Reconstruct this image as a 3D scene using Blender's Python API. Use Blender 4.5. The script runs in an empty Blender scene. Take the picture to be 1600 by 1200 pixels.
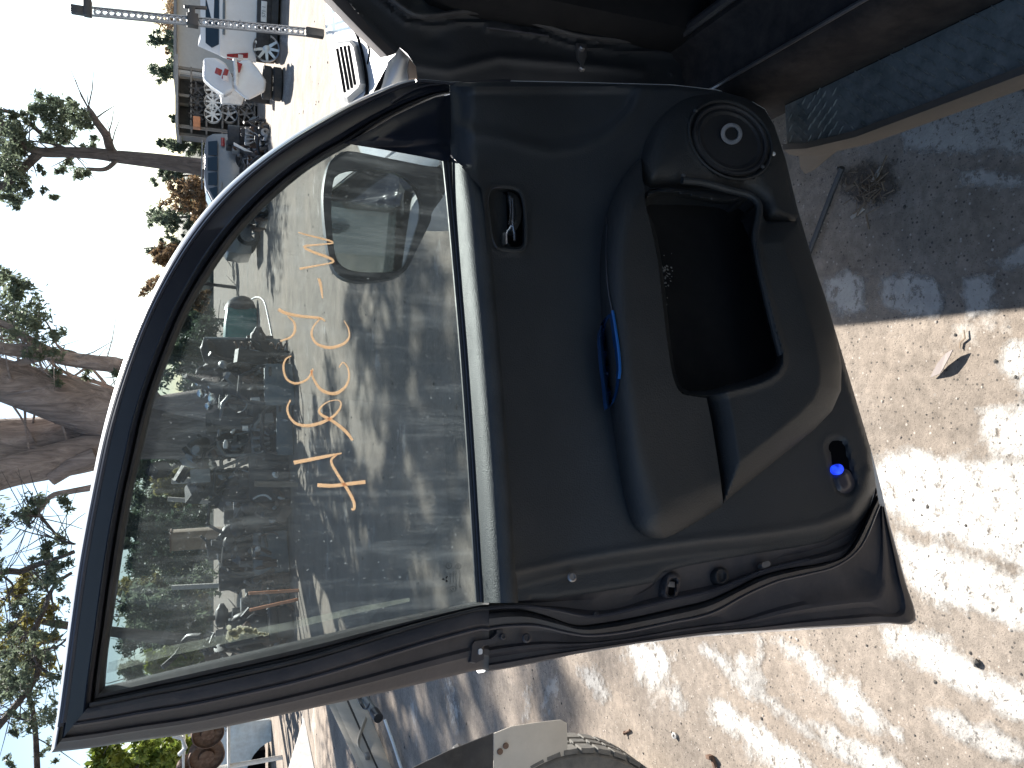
import bpy, bmesh, math, random
import numpy as np
from mathutils import Vector, Matrix, noise
R = math.radians
rng = random.Random(7)
scene = bpy.context.scene

# ------------------------------------------------------------------ camera (phone held on its side: world up is picture left)
PITCH, EYE, FPX = R(21.8), 1.5, 1200.0
CP, SP = math.cos(PITCH), math.sin(PITCH)
cam = bpy.data.objects.new("camera", bpy.data.cameras.new("camera"))
scene.collection.objects.link(cam)
cam.data.sensor_width = 36.0
cam.data.lens = 27.0
cam.data.clip_start = 0.02
cam.data.clip_end = 3000
cam.matrix_world = Matrix(((0, 1, 0, 0), (-SP, 0, -CP, 0), (-CP, 0, SP, EYE), (0, 0, 0, 1)))
scene.camera = cam

# ------------------------------------------------------------------ sky, sun, exposure
SUN = Vector((0.48, 1.38, 1.0)).normalized()          # towards the sun
EL, AZ = math.asin(SUN.z), math.atan2(SUN.x, SUN.y)
world = bpy.data.worlds.new("World"); scene.world = world; world.use_nodes = True
wn = world.node_tree.nodes; wl = world.node_tree.links
sky = wn.new("ShaderNodeTexSky"); sky.sky_type = 'NISHITA'; sky.sun_disc = False
sky.sun_elevation = EL; sky.sun_rotation = AZ; sky.altitude = 50; sky.air_density = 1.0; sky.dust_density = 0.35; sky.ozone_density = 1.0
bg = wn.get("Background"); bg.inputs[1].default_value = 0.055
wl.new(sky.outputs[0], bg.inputs[0])
sun = bpy.data.objects.new("sun", bpy.data.lights.new("sun", 'SUN')); scene.collection.objects.link(sun)
sun.data.energy = 5.0; sun.data.angle = R(0.5); sun.data.color = (1.0, 0.95, 0.87)
sun.rotation_euler = SUN.to_track_quat('Z', 'Y').to_euler()
scene.view_settings.view_transform = 'Standard'; scene.view_settings.look = 'None'
scene.view_settings.gamma = 1.0; scene.view_settings.use_curve_mapping = False
scene.view_settings.exposure = 1.75
scene.cycles.use_denoising = True
scene.cycles.max_bounces = 10; scene.cycles.transparent_max_bounces = 24
scene.cycles.sample_clamp_indirect = 6.0

# ------------------------------------------------------------------ measuring the photograph: pixel -> place
CAM = Vector((0, 0, EYE))
def ray(x, y):
    a = (600.0 - y) / FPX; b = (x - 800.0) / FPX
    return Vector((a, CP - b * SP, -SP - b * CP))
def G(x, y, z=0.0):                                   # on a level plane
    r = ray(x, y); return CAM + r * ((z - EYE) / r.z)
def AY(x, y, d):                                      # at a distance straight ahead
    r = ray(x, y); return CAM + r * (d / r.y)
def PL(x, y, p, n):
    r = ray(x, y); return CAM + r * ((p - CAM).dot(n) / r.dot(n))
def px2m(d): return d / CP / FPX                      # rough metres per pixel at a far distance
# door: two planes meeting at the belt line
DA, DB = Vector((-.29, .92, 0)), Vector((.55, 1.26, 0))
DT = (DB - DA).normalized(); DN = Vector((DT.y, -DT.x, 0))
ZUP = Vector((0, 0, 1))
B0, B1 = PL(697, 160, DA, DN), PL(748, 943, DA, DN)
BT = (B1 - B0).normalized(); LEAN = R(7)
UP2 = (ZUP * math.cos(LEAN) + DN * math.sin(LEAN)).normalized()
DN2 = BT.cross(UP2).normalized()
if DN2.dot(DN) < 0: DN2 = -DN2
def beltx(y): return 697 + (y - 160) * (748 - 697) / (943 - 160)
def D(x, y, d=0.0, upper=None):
    if upper is None: upper = x < beltx(y)
    n = DN2 if upper else DN
    return PL(x, y, B0 + n * d, n)

# ------------------------------------------------------------------ mesh helpers
COL = scene.collection
ORG = {}
def prop(o, label=None, cat=None, group=None, kind=None):
    if label: o["label"] = label
    if cat: o["category"] = cat
    if group: o["group"] = group
    if kind: o["kind"] = kind
    return o
def root(name, label, cat, loc, rz=0.0, group=None, kind=None):
    o = bpy.data.objects.new(name, None); COL.objects.link(o)
    o.empty_display_size = .1
    o.location = loc; o.rotation_euler = (0, 0, rz); ORG[o.name] = Vector(loc)
    return prop(o, label, cat, group, kind)
def link(name, me, mat, parent=None):
    o = bpy.data.objects.new(name, me); COL.objects.link(o)
    if mat is not None and not me.materials: me.materials.append(mat)
    if parent is not None:
        o.parent = parent; ORG[o.name] = ORG.get(parent.name, Vector())
    else: ORG[o.name] = Vector()
    return o
def finish(me, smooth, angle):
    if smooth:
        me.polygons.foreach_set("use_smooth", [True] * len(me.polygons))
        me.set_sharp_from_angle(angle=R(angle))
class B:
    def __init__(s): s.v = []; s.f = []
    def add(s, vs, fs):
        n = len(s.v); s.v += [Vector(p) for p in vs]; s.f += [tuple(i + n for i in f) for f in fs]; return s
    def box(s, c, sz, rot=None):
        c = Vector(c); m = rot if rot is not None else Matrix.Identity(3); h = [q / 2 for q in sz]
        vs = [c + m @ Vector((a * h[0], b * h[1], e * h[2])) for a in (-1, 1) for b in (-1, 1) for e in (-1, 1)]
        return s.add(vs, [(0, 1, 3, 2), (4, 6, 7, 5), (0, 4, 5, 1), (2, 3, 7, 6), (0, 2, 6, 4), (1, 5, 7, 3)])
    def prism(s, poly, vec):
        vec = Vector(vec); n = len(poly); p = [Vector(q) for q in poly]
        return s.add(p + [q + vec for q in p], [tuple(range(n))[::-1], tuple(range(n, 2 * n))] + [(i, (i + 1) % n, n + (i + 1) % n, n + i) for i in range(n)])
    def loft(s, rings, closed=True, cap=True):
        n = len(rings[0]); vs = [q for r in rings for q in r]; fs = []
        for k in range(len(rings) - 1):
            for i in range(n if closed else n - 1):
                j = (i + 1) % n; fs.append((k * n + i, k * n + j, (k + 1) * n + j, (k + 1) * n + i))
        if cap and closed:
            fs.append(tuple(range(n))[::-1]); fs.append(tuple((len(rings) - 1) * n + i for i in range(n)))
        return s.add(vs, fs)
    def tube(s, path, r, n=8, cap=True, flat=1.0, closed=False):
        path = [Vector(p) for p in path]; m = len(path)
        rs = r if isinstance(r, (list, tuple)) else [r] * m
        rings = []; prev = None
        for i in range(m):
            if closed: t = path[(i + 1) % m] - path[i - 1]
            else: t = path[min(i + 1, m - 1)] - path[max(i - 1, 0)]
            if t.length < 1e-9: t = Vector((0, 0, 1))
            t.normalize()
            if prev is None: a = t.orthogonal().normalized()
            else:
                a = prev - t * prev.dot(t)
                a = a.normalized() if a.length > 1e-6 else t.orthogonal().normalized()
            prev = a; b = t.cross(a)
            rings.append([path[i] + (a * math.cos(2 * math.pi * k / n) + b * math.sin(2 * math.pi * k / n) * flat) * rs[i] for k in range(n)])
        if closed: rings.append(rings[0]); cap = False
        return s.loft(rings, True, cap)
    def lathe(s, prof, c, axis=(0, 0, 1), n=20, cap=True):
        c = Vector(c); ax = Vector(axis).normalized(); a = ax.orthogonal().normalized(); b = ax.cross(a)
        rings = [[c + ax * h + (a * math.cos(2 * math.pi * k / n) + b * math.sin(2 * math.pi * k / n)) * max(r, 1e-4) for k in range(n)] for r, h in prof]
        return s.loft(rings, True, cap)
    def torus(s, c, axis, Rr, r, n=20, m=6):
        c = Vector(c); ax = Vector(axis).normalized(); a = ax.orthogonal().normalized(); b = ax.cross(a)
        return s.tube([c + (a * math.cos(2 * math.pi * k / n) + b * math.sin(2 * math.pi * k / n)) * Rr for k in range(n)], r, m, closed=True)
    def build(s, name, mat, parent=None, smooth=True, angle=38, bev=0.0, seg=2, world=False):
        off = ORG.get(parent.name, Vector()) if (world and parent is not None) else Vector()
        me = bpy.data.meshes.new(name)
        me.from_pydata([tuple(p - off) for p in s.v], [], s.f); me.update()
        bm = bmesh.new(); bm.from_mesh(me)
        bmesh.ops.remove_doubles(bm, verts=bm.verts, dist=1e-6)
        bmesh.ops.recalc_face_normals(bm, faces=bm.faces)
        if bev > 0:
            es = [e for e in bm.edges if len(e.link_faces) == 2 and e.calc_face_angle(0) > R(25)]
            bmesh.ops.bevel(bm, geom=es, offset=bev, offset_type='OFFSET', segments=seg, profile=.6, affect='EDGES', clamp_overlap=True)
        bm.to_mesh(me); bm.free()
        finish(me, smooth, angle)
        return link(name, me, mat, parent)
def rotz(a): return Matrix.Rotation(a, 3, 'Z')
def rotm(x, y, z): return (Matrix.Rotation(z, 3, 'Z') @ Matrix.Rotation(y, 3, 'Y') @ Matrix.Rotation(x, 3, 'X'))
def spline(pts, n, closed=False):
    """Catmull-Rom through the points, resampled to n points evenly by length (any dimension)."""
    P = [np.array(p, float) for p in pts]; m = len(P); out = []
    rngk = m if closed else m - 1
    for i in range(rngk):
        p0 = P[(i - 1) % m] if (closed or i > 0) else 2 * P[0] - P[1]
        p1 = P[i]; p2 = P[(i + 1) % m]
        p3 = P[(i + 2) % m] if (closed or i + 2 < m) else 2 * P[-1] - P[-2]
        for k in range(12):
            t = k / 12
            out.append(.5 * ((2 * p1) + (-p0 + p2) * t + (2 * p0 - 5 * p1 + 4 * p2 - p3) * t * t + (-p0 + 3 * p1 - 3 * p2 + p3) * t ** 3))
    out.append(P[0] if closed else P[-1])
    A = np.array(out); L = np.concatenate([[0], np.cumsum(np.linalg.norm(np.diff(A, axis=0), axis=1))])
    s = np.linspace(0, L[-1], n + 1)[:-1] if closed else np.linspace(0, L[-1], n)
    return [tuple(np.interp(q, L, A[:, j]) for j in range(A.shape[1])) for q in s]
def polyline(pts, n):
    A = np.array(pts, float); L = np.concatenate([[0], np.cumsum(np.linalg.norm(np.diff(A, axis=0), axis=1))])
    return [tuple(np.interp(q, L, A[:, j]) for j in range(A.shape[1])) for q in np.linspace(0, L[-1], n)]
def sd(poly, X, Y):
    """distance to a polygon's edge in pixels, positive inside."""
    X = np.asarray(X, float); Y = np.asarray(Y, float); best = np.full(X.shape, 1e9); ins = np.zeros(X.shape, bool)
    n = len(poly)
    for i in range(n):
        x0, y0 = poly[i]; x1, y1 = poly[(i + 1) % n]
        dx, dy = x1 - x0, y1 - y0; L = dx * dx + dy * dy + 1e-12
        t = np.clip(((X - x0) * dx + (Y - y0) * dy) / L, 0, 1)
        best = np.minimum(best, np.hypot(X - x0 - t * dx, Y - y0 - t * dy))
        if y0 != y1:
            c = ((y0 > Y) != (y1 > Y)) & (X < (x1 - x0) * (Y - y0) / (y1 - y0) + x0); ins ^= c
    return np.where(ins, best, -best)
def dline(pts, X, Y):
    X = np.asarray(X, float); Y = np.asarray(Y, float); best = np.full(X.shape, 1e9); sg = np.zeros(X.shape)
    for (x0, y0), (x1, y1) in zip(pts[:-1], pts[1:]):
        dx, dy = x1 - x0, y1 - y0; L = dx * dx + dy * dy + 1e-12
        t = np.clip(((X - x0) * dx + (Y - y0) * dy) / L, 0, 1)
        d = np.hypot(X - x0 - t * dx, Y - y0 - t * dy); m = d < best
        best = np.where(m, d, best); sg = np.where(m, np.sign((X - x0) * dy - (Y - y0) * dx), sg)
    return best * sg
def ss(a, b, x):
    t = np.clip((np.asarray(x, float) - a) / (b - a), 0, 1); return t * t * (3 - 2 * t)
def gs(x, c, w): return np.exp(-((np.asarray(x, float) - c) / w) ** 2)
def clip(poly, ax, val, keep_less):
    out = []; n = len(poly)
    for i in range(n):
        a, b = poly[i], poly[(i + 1) % n]
        ia = (a[ax] <= val) if keep_less else (a[ax] >= val); ib = (b[ax] <= val) if keep_less else (b[ax] >= val)
        if ia: out.append(a)
        if ia != ib:
            t = (val - a[ax]) / (b[ax] - a[ax]); p = [a[0] + t * (b[0] - a[0]), a[1] + t * (b[1] - a[1])]; p[ax] = val; out.append(tuple(p))
    return out
def relief(name, poly, hfun, mat, step, parent, place=D, skirt=.02, angle=50):
    """a sculpted sheet: the outline poly (pixels), raised by hfun(X, Y) metres off the surface that place() lies on."""
    xs = [p[0] for p in poly]; ys = [p[1] for p in poly]
    x0, y0 = math.floor(min(xs) / step) * step, math.floor(min(ys) / step) * step
    idx = {}; pts = []; fs = []
    def vid(p):
        k = (round(p[0], 2), round(p[1], 2))
        if k not in idx: idx[k] = len(pts); pts.append(k)
        return idx[k]
    j = y0
    while j < max(ys):
        strip = clip(clip(poly, 1, j, False), 1, j + step, True)
        if len(strip) > 2:
            sx = [p[0] for p in strip]; i = math.floor(min(sx) / step) * step
            while i < max(sx):
                c = clip(clip(strip, 0, i, False), 0, i + step, True)
                ids = []
                for p in c:
                    q = vid(p)
                    if not ids or (ids[-1] != q and q != ids[0]): ids.append(q)
                if len(set(ids)) == len(ids) and len(ids) > 2: fs.append(tuple(ids))
                i += step
        j += step
    A = np.array(pts); h = hfun(A[:, 0], A[:, 1]); h = np.broadcast_to(h, (len(pts),))
    vs = [place(x, y, float(q)) for (x, y), q in zip(pts, h)]
    cnt = {}
    for f in fs:
        for a, b in zip(f, f[1:] + f[:1]): cnt[(a, b)] = cnt.get((a, b), 0) + 1
    bd = [(a, b) for (a, b) in cnt if (b, a) not in cnt]
    bk = {}
    for a, b in bd:
        for q in (a, b):
            if q not in bk:
                bk[q] = len(vs); x, y = pts[q]; vs.append(place(x, y, float(h[q])) - DN * skirt if place is D else place(x, y, float(h[q]) - skirt))
    fs += [(b, a, bk[a], bk[b]) for a, b in bd]
    off = ORG.get(parent.name, Vector()) if parent is not None else Vector()
    me = bpy.data.meshes.new(name); me.from_pydata([tuple(p - off) for p in vs], [], fs); me.update()
    bm = bmesh.new(); bm.from_mesh(me); bmesh.ops.recalc_face_normals(bm, faces=bm.faces); bm.to_mesh(me); bm.free()
    finish(me, True, angle)
    return link(name, me, mat, parent)

# ------------------------------------------------------------------ materials
def newmat(name):
    m = bpy.data.materials.new(name); m.use_nodes = True
    nt = m.node_tree; return m, nt, nt.nodes["Principled BSDF"]
def tex(nt, kind, scale, detail=4, rough=.55, coord='Object', dist=0.0, vec=None):
    t = nt.nodes.new(kind)
    if vec is None:
        c = nt.nodes.new("ShaderNodeTexCoord"); vec = c.outputs[coord]
    nt.links.new(vec, t.inputs["Vector"]); t.inputs["Scale"].default_value = scale
    if kind == "ShaderNodeTexNoise":
        t.inputs["Detail"].default_value = detail; t.inputs["Roughness"].default_value = rough; t.inputs["Distortion"].default_value = dist
    return t
def ramp(nt, src, stops):
    r = nt.nodes.new("ShaderNodeValToRGB"); e = r.color_ramp.elements
    while len(e) < len(stops): e.new(.5)
    for q, (p, c) in zip(e, stops):
        q.position = p; q.color = (c, c, c, 1) if not isinstance(c, tuple) else (*c, 1)
    nt.links.new(src, r.inputs[0]); return r.outputs[0]
def mix(nt, fac, a, b, mode='MIX'):
    m = nt.nodes.new("ShaderNodeMix"); m.data_type = 'RGBA'; m.blend_type = mode
    for sock, val in ((m.inputs[0], fac), (m.inputs[6], a), (m.inputs[7], b)):
        if isinstance(val, (int, float)): sock.default_value = val
        elif isinstance(val, tuple): sock.default_value = (*val, 1)
        else: nt.links.new(val, sock)
    return m.outputs[2]
def bump(nt, bs, src, strength, dist=.01):
    b = nt.nodes.new("ShaderNodeBump"); b.inputs["Strength"].default_value = strength; b.inputs["Distance"].default_value = dist
    nt.links.new(src, b.inputs["Height"]); nt.links.new(b.outputs[0], bs.inputs["Normal"])
def surf(name, col, rough=.5, metal=0.0, var=.25, scale=6, dust=0.0, dcol=(.36, .31, .26), dscale=9, bmp=.08, bscale=120, coat=0.0, spec=None):
    m, nt, bs = newmat(name)
    n = tex(nt, "ShaderNodeTexNoise", scale, 6, .65)
    v = ramp(nt, n.outputs["Fac"], [(.25, 1 - var), (.75, 1 + var)])
    c = mix(nt, 1.0, tuple(col), v, 'MULTIPLY')
    if dust > 0:
        n2 = tex(nt, "ShaderNodeTexNoise", dscale, 8, .7)
        f = ramp(nt, n2.outputs["Fac"], [(.42, 0.0), (.72, min(dust, 1))])
        c = mix(nt, f, c, tuple(dcol))
        rr = nt.nodes.new("ShaderNodeMapRange"); nt.links.new(f, rr.inputs[0]); rr.inputs[3].default_value = rough; rr.inputs[4].default_value = min(1, rough + .45)
        nt.links.new(rr.outputs[0], bs.inputs["Roughness"])
    else:
        rr = nt.nodes.new("ShaderNodeMapRange"); nt.links.new(n.outputs["Fac"], rr.inputs[0]); rr.inputs[3].default_value = max(.02, rough - .1); rr.inputs[4].default_value = min(1, rough + .1)
        nt.links.new(rr.outputs[0], bs.inputs["Roughness"])
    nt.links.new(c, bs.inputs["Base Color"]); bs.inputs["Metallic"].default_value = metal
    if coat: bs.inputs["Coat Weight"].default_value = coat
    if spec is not None: bs.inputs["Specular IOR Level"].default_value = spec
    if bmp: bump(nt, bs, tex(nt, "ShaderNodeTexNoise", bscale, 3).outputs["Fac"], bmp, .004)
    return m
M = {}
M['trim'] = surf('black_trim_plastic', (.033, .036, .040), .55, var=.25, scale=4, dust=.10, dcol=(.10, .095, .09), dscale=5, bmp=.25, bscale=420)
M['trim2'] = surf('grained_trim_plastic', (.027, .0285, .030), .56, var=.2, scale=5, dust=.16, dcol=(.10, .09, .08), dscale=7, bmp=.3, bscale=380)
M['pad'] = surf('grained_belt_pad', (.028, .031, .034), .52, var=.3, scale=8, dust=.2, dcol=(.12, .115, .11), dscale=20, bmp=.3, bscale=520)
M['shell'] = surf('dark_shell_paint', (.040, .039, .046), .42, var=.3, scale=5, dust=.5, dcol=(.13, .108, .10), dscale=11, bmp=.1, bscale=200)
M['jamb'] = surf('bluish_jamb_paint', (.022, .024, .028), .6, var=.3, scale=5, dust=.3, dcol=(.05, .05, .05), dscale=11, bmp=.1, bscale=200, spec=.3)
M['frame'] = surf('black_frame_paint', (.010, .013, .022), .30, var=.25, scale=4, dust=.12, dcol=(.06, .06, .065), dscale=9, bmp=.05)
M['rubber'] = surf('black_rubber', (.024, .024, .027), .5, var=.3, scale=14, dust=.45, dcol=(.10, .094, .092), dscale=16, bmp=.1)
M['lip'] = surf('shiny_seal_lip', (.05, .05, .06), .22, var=.2, bmp=0)
M['white'] = surf('white_car_paint', (.72, .73, .74), .3, var=.05, scale=3, dust=.30, dcol=(.50, .45, .39), dscale=6, bmp=0, coat=.5)
M['chrome'] = surf('chrome', (.9, .92, .95), .22, 1.0, var=.1, bmp=0)
M['steel'] = surf('dull_steel', (.30, .30, .31), .4, .9, var=.3, dust=.3, dcol=(.22, .18, .15), bmp=.1)
M['cone'] = surf('speaker_paper', (.020, .020, .022), .6, var=.2, dust=.2, dcol=(.07, .065, .06), bmp=.1)
M['dkgap'] = surf('dark_gap', (.006, .006, .007), .9, var=.2, bmp=0, spec=0.0)
M['interior'] = surf('dark_interior', (.010, .010, .011), .85, var=.3, dust=.25, dcol=(.04, .036, .032), bmp=.1, spec=.15)
# ================================================================== the white four-wheel drive, its door open towards us
car = root("car", "white four-wheel drive with its black-lined front door swung wide open", "car", (1.45, 1.1, 0))
# ---- outlines traced in pixels of the photograph
O_TOP = [(80, 1176), (88, 1130), (97, 1060), (107, 980), (118, 900), (130, 830), (143, 760), (155, 700), (170, 640), (188, 580), (210, 520), (237, 460), (270, 400),
         (308, 345), (350, 297), (400, 253), (450, 217), (500, 187), (550, 160), (600, 138), (632, 127), (660, 124), (702, 128)]
I_TOP = [(162, 1075), (167, 1020), (176, 960), (186, 890), (197, 820), (208, 760), (222, 700), (236, 640), (252, 590), (275, 530), (300, 475), (330, 425), (365, 375),
         (400, 335), (440, 297), (480, 265), (515, 243), (545, 226), (580, 203), (615, 182), (650, 165), (680, 152), (703, 146)]
O_REAR = [(80, 1176), (140, 1169), (200, 1160), (300, 1146), (400, 1126), (500, 1104), (600, 1082), (700, 1058), (748, 1047), (764, 1049)]
I_REAR = [(162, 1075), (200, 1066), (250, 1054), (300, 1042), (400, 1019), (500, 996), (600, 973), (700, 952), (748, 942), (764, 941)]
NT_, NR = 90, 50
ot, it = spline(O_TOP, NT_), spline(I_TOP, NT_)
# even out the pairing of the two curves: pair by index of the traced stations
def paired(a, b, n):
    t = np.linspace(0, len(a) - 1, n); k = np.arange(len(a))
    f = lambda q: list(zip(np.interp(t, k, [p[0] for p in q]), np.interp(t, k, [p[1] for p in q])))
    return f(spline(a, len(a) * 8)[0:0] or a), f(b)
def smooth_pair(a, b, per=5):
    def cr(P):
        out = []
        m = len(P); Q = [np.array(p, float) for p in P]
        for i in range(m - 1):
            p0 = Q[i - 1] if i else 2 * Q[0] - Q[1]; p3 = Q[i + 2] if i + 2 < m else 2 * Q[-1] - Q[-2]; p1, p2 = Q[i], Q[i + 1]
            for k in range(per):
                t = k / per
                out.append(tuple(.5 * ((2 * p1) + (-p0 + p2) * t + (2 * p0 - 5 * p1 + 4 * p2 - p3) * t * t + (-p0 + 3 * p1 - 3 * p2 + p3) * t ** 3)))
        out.append(tuple(Q[-1])); return out
    return cr(a), cr(b)
def lerp2(a, b, w): return (a[0] + (b[0] - a[0]) * w, a[1] + (b[1] - a[1]) * w)
def warp(w, x):
    s_ = float(ss(430, 764, x)); return w + s_ * (float(np.interp(w, [-.05, 0, .30, .58, 1, 1.1], [-.05, 0, .11, .40, 1, 1.1])) - w)
def wband(a, b, prof):
    return B().loft([[D(*lerp2(p, q, warp(w, p[0])), d, upper=p[0] < beltx(p[1]) - 2 or None) for p, q in zip(a, b)] for w, d in prof], closed=False, cap=False)
def band(a, b, prof):
    """loft between two pixel curves; prof = [(w across, d off the door plane)]."""
    rings = []
    for w, d in prof: rings.append([D(*lerp2(p, q, w), d, upper=p[0] < beltx(p[1]) - 2 or None) for p, q in zip(a, b)])
    return B().loft(rings, closed=False, cap=False)
ot, it = smooth_pair(O_TOP, I_TOP)
orr, irr = smooth_pair(O_REAR, I_REAR)

# ---- lower shell: outer skin (white outside) as the door part itself
SIL = [(702, 128), (800, 126), (900, 128), (1050, 132), (1120, 140), (1165, 152), (1195, 170), (1210, 196), (1228, 252), (1245, 325), (1268, 400), (1300, 500), (1330, 600), (1360, 700),
       (1372, 745), (1390, 818), (1432, 970), (1380, 974), (1300, 979), (1200, 985), (1100, 992), (1000, 1005), (900, 1022), (850, 1033), (800, 1043), (764, 1049)]
BELT = [(703, 140), (703, 250), (708, 330), (716, 430), (727, 560), (737, 700), (745, 830), (752, 942)]
skin_px = SIL + [(766, 1046)] + [(x + 16, y) for x, y in BELT[::-1]]
b = B()
front = [D(x, y, -.022, False) for x, y in skin_px]
cen = sum(front, Vector()) / len(front)
b.loft([front, [p - DN * .045 for p in front], [cen + (p - cen) * .985 - DN * .075 for p in front]])
door = b.build("front_door", M['white'], car, world=True, angle=30)
door["label"] = "front door swung open, black inside with bare black trim"
# white skin of the window frame seen from outside, and its rim along the top
b = band(ot, it, [(0, -.040), (-.012, -.034), (-.014, -.022), (.0, -.010), (.055, -.006)])
b.build("frame_outer_edge", M['white'], door, world=True, angle=60)
b = band(ot, it, [(.055, -.006), (.075, .000), (.10, .001), (.12, -.008), (.20, -.008), (.205, .002), (.24, .006), (.60, .008), (.63, .010), (.66, .008), (.74, .006), (.77, -.004), (.80, -.006)])
b.build("window_frame", M['frame'], door, world=True, angle=40)
b = band(ot, it, [(0, -.042), (.5, -.044), (1.02, -.030)])
b.build("frame_outer_face", M['white'], door, world=True, angle=40)
b = band(ot, it, [(.80, -.006), (.83, .001), (.90, .0), (.94, -.006), (1.0, -.016), (1.03, -.026)])
b.build("glass_run_channel", M['rubber'], door, world=True, angle=45)
for w, r, d in ((.135, .0032, .0), (.19, .0026, .004)):
    B().tube([D(*lerp2(p, q, w), d) for p, q in zip(ot, it)][3:-6], r, 6).build("seal_lip", M['lip'], door, world=True)
# rear upright of the frame
b = wband(irr, orr, [(-.03, -.026), (0, -.016), (.06, -.006), (.10, .001), (.16, .0), (.19, -.006), (.22, -.006), (.25, .006), (.28, .008), (.30, .002)])
b.build("glass_run_channel", M['rubber'], door, world=True, angle=45)
b = wband(irr, orr, [(.30, .002), (.32, .010), (.40, .014), (.50, .014), (.545, .011), (.565, .013), (.585, .010), (.60, .0), (.74, -.004), (.78, .000), (.84, -.001), (.87, -.006), (.96, -.012), (1.0, -.020), (1.0, -.04)])
b.build("rear_frame", M['shell'], door, world=True, angle=38)
b = wband(irr, orr, [(-.02, -.030), (.5, -.044), (1.0, -.042)]); b.build("frame_outer_face", M['white'], door, world=True)
B().tube([D(*lerp2(p, q, warp(.575, p[0])), .0125) for p, q in zip(irr, orr)], .0022, 6).build("seal_edge", M['lip'], door, world=True)
B().tube([D(*lerp2(p, q, warp(.27, p[0])), .008) for p, q in zip(irr, orr)], .0026, 6).build("seal_edge", M['rubber'], door, world=True)

# ---- rear flange below the belt: trim edge, weather strip, flange
TRIM_R = [(764, 941), (800, 939), (864, 936), (925, 927), (980, 918), (1023, 910), (1037, 894), (1075, 884), (1130, 874), (1192, 863), (1240, 856), (1286, 847), (1333, 823), (1358, 795), (1369, 760)]
SEAL_U = [(764, 953), (790, 951), (817, 952), (855, 962), (897, 976), (934, 974), (991, 964), (1052, 950), (1103, 938), (1145, 920), (1183, 901), (1230, 888), (1286, 879), (1325, 861), (1371, 772)]
SEAL_L = [(764, 984), (794, 980), (841, 980), (887, 990), (925, 994), (981, 988), (1052, 973), (1090, 966), (1122, 955), (1169, 929), (1216, 909), (1262, 898), (1309, 884), (1347, 852), (1374, 790)]
FL = [(764, 1049), (800, 1043), (850, 1033), (900, 1022), (950, 1013), (1000, 1005), (1060, 997), (1120, 990), (1200, 985), (1260, 981), (1320, 978), (1380, 974), (1430, 970), (1412, 900), (1382, 792)]
tr, su = smooth_pair(TRIM_R, SEAL_U); sl, fl = smooth_pair(SEAL_L, FL)
b = band(tr, su, [(-.3, .006), (0, .002), (.3, -.006), (.62, -.006), (.7, .004), (.8, .008), (1.0, .006)])
b.build("shell_edge", M['shell'], door, world=True, angle=40)
b = band(su, sl, [(0, .006), (.04, -.002), (.12, -.003), (.2, .011), (.45, .017), (.75, .014), (.86, .008), (.93, .010), (1, .004), (1.02, -.006)])
b.build("weather_strip", M['rubber'], door, world=True, angle=40)
B().tube([D(*lerp2(p, q, .95), .0095) for p, q in zip(su, sl)], .0020, 6).build("seal_edge", M['lip'], door, world=True)
B().tube([D(*lerp2(p, q, .78), .0075) for p, q in zip(tr, su)][:58], .0024, 6).build("seal_edge", M['lip'], door, world=True)
b = band(sl, fl, [(1.0 * 0, -.004), (.12, -.008), (.42, -.008), (.5, -.003), (.58, -.003), (.68, -.010), (.80, -.010), (.86, -.005), (.97, -.007), (1.0, -.016), (1.0, -.03)])
b.build("rear_flange", M['shell'], door, world=True, angle=38)
# pressed details of the flange: lock slot, plug, bracket, white clip, screws
def rr_px(cx, cy, w, h, ang=0, n=5, rad=.45):
    pts = []
    for sx, sy, a0 in ((1, 1, 0), (-1, 1, 90), (-1, -1, 180), (1, -1, 270)):
        r = min(w, h) * rad
        for k in range(n):
            a = R(a0 + 90 * k / (n - 1)); x = sx * (w / 2 - r) + r * math.cos(a); y = sy * (h / 2 - r) + r * math.sin(a)
            c, s_ = math.cos(R(ang)), math.sin(R(ang)); pts.append((cx + x * c - y * s_, cy + x * s_ + y * c))
    return pts
relief("lock_slot_surround", rr_px(1049, 915, 26, 44, 12), lambda X, Y: .004 + .006 * ss(0, 5, sd(rr_px(1049, 915, 26, 44, 12), X, Y)) - .012 * ss(-1, 3, sd(rr_px(1050, 918, 13, 30, 12), X, Y)), M['shell'], 2.5, door, skirt=.012)
relief("lock_slot", rr_px(1050, 920, 11, 26, 12), lambda X, Y: .001 + 0 * X, M['dkgap'], 4, door, skirt=.002)
B().box(D(1047, 913, .004), (.008, .004, .014), rotm(0, .2, math.atan2(DT.y, DT.x))).build("latch_tongue", M['steel'], door, world=True, bev=.001)
relief("rubber_plug", rr_px(1127, 900, 24, 28, 0, 6, .5), lambda X, Y: .002 + .006 * gs(sd(rr_px(1127, 900, 24, 28, 0, 6, .5), X, Y), 4, 3), M['rubber'], 2.5, door, skirt=.01)
relief("seal_clip", rr_px(1197, 882, 14, 9, -20), lambda X, Y: .014 + 0 * X, M['steel'], 4, door, skirt=.01)
bk = [(738, 1008), (742, 1002), (768, 998), (776, 990), (776, 984), (786, 983), (786, 1000), (770, 1006), (756, 1010), (756, 1030), (744, 1036), (736, 1034)]
relief("striker_bracket", bk, lambda X, Y: .004 + 0 * X, M['shell'], 6, door, skirt=.014)
relief("white_clip", rr_px(751, 1018, 6, 9, 0), lambda X, Y: .007 + 0 * X, surf('white_nylon', (.75, .75, .75), .5, bmp=0), 4, door, skirt=.004)
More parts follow.
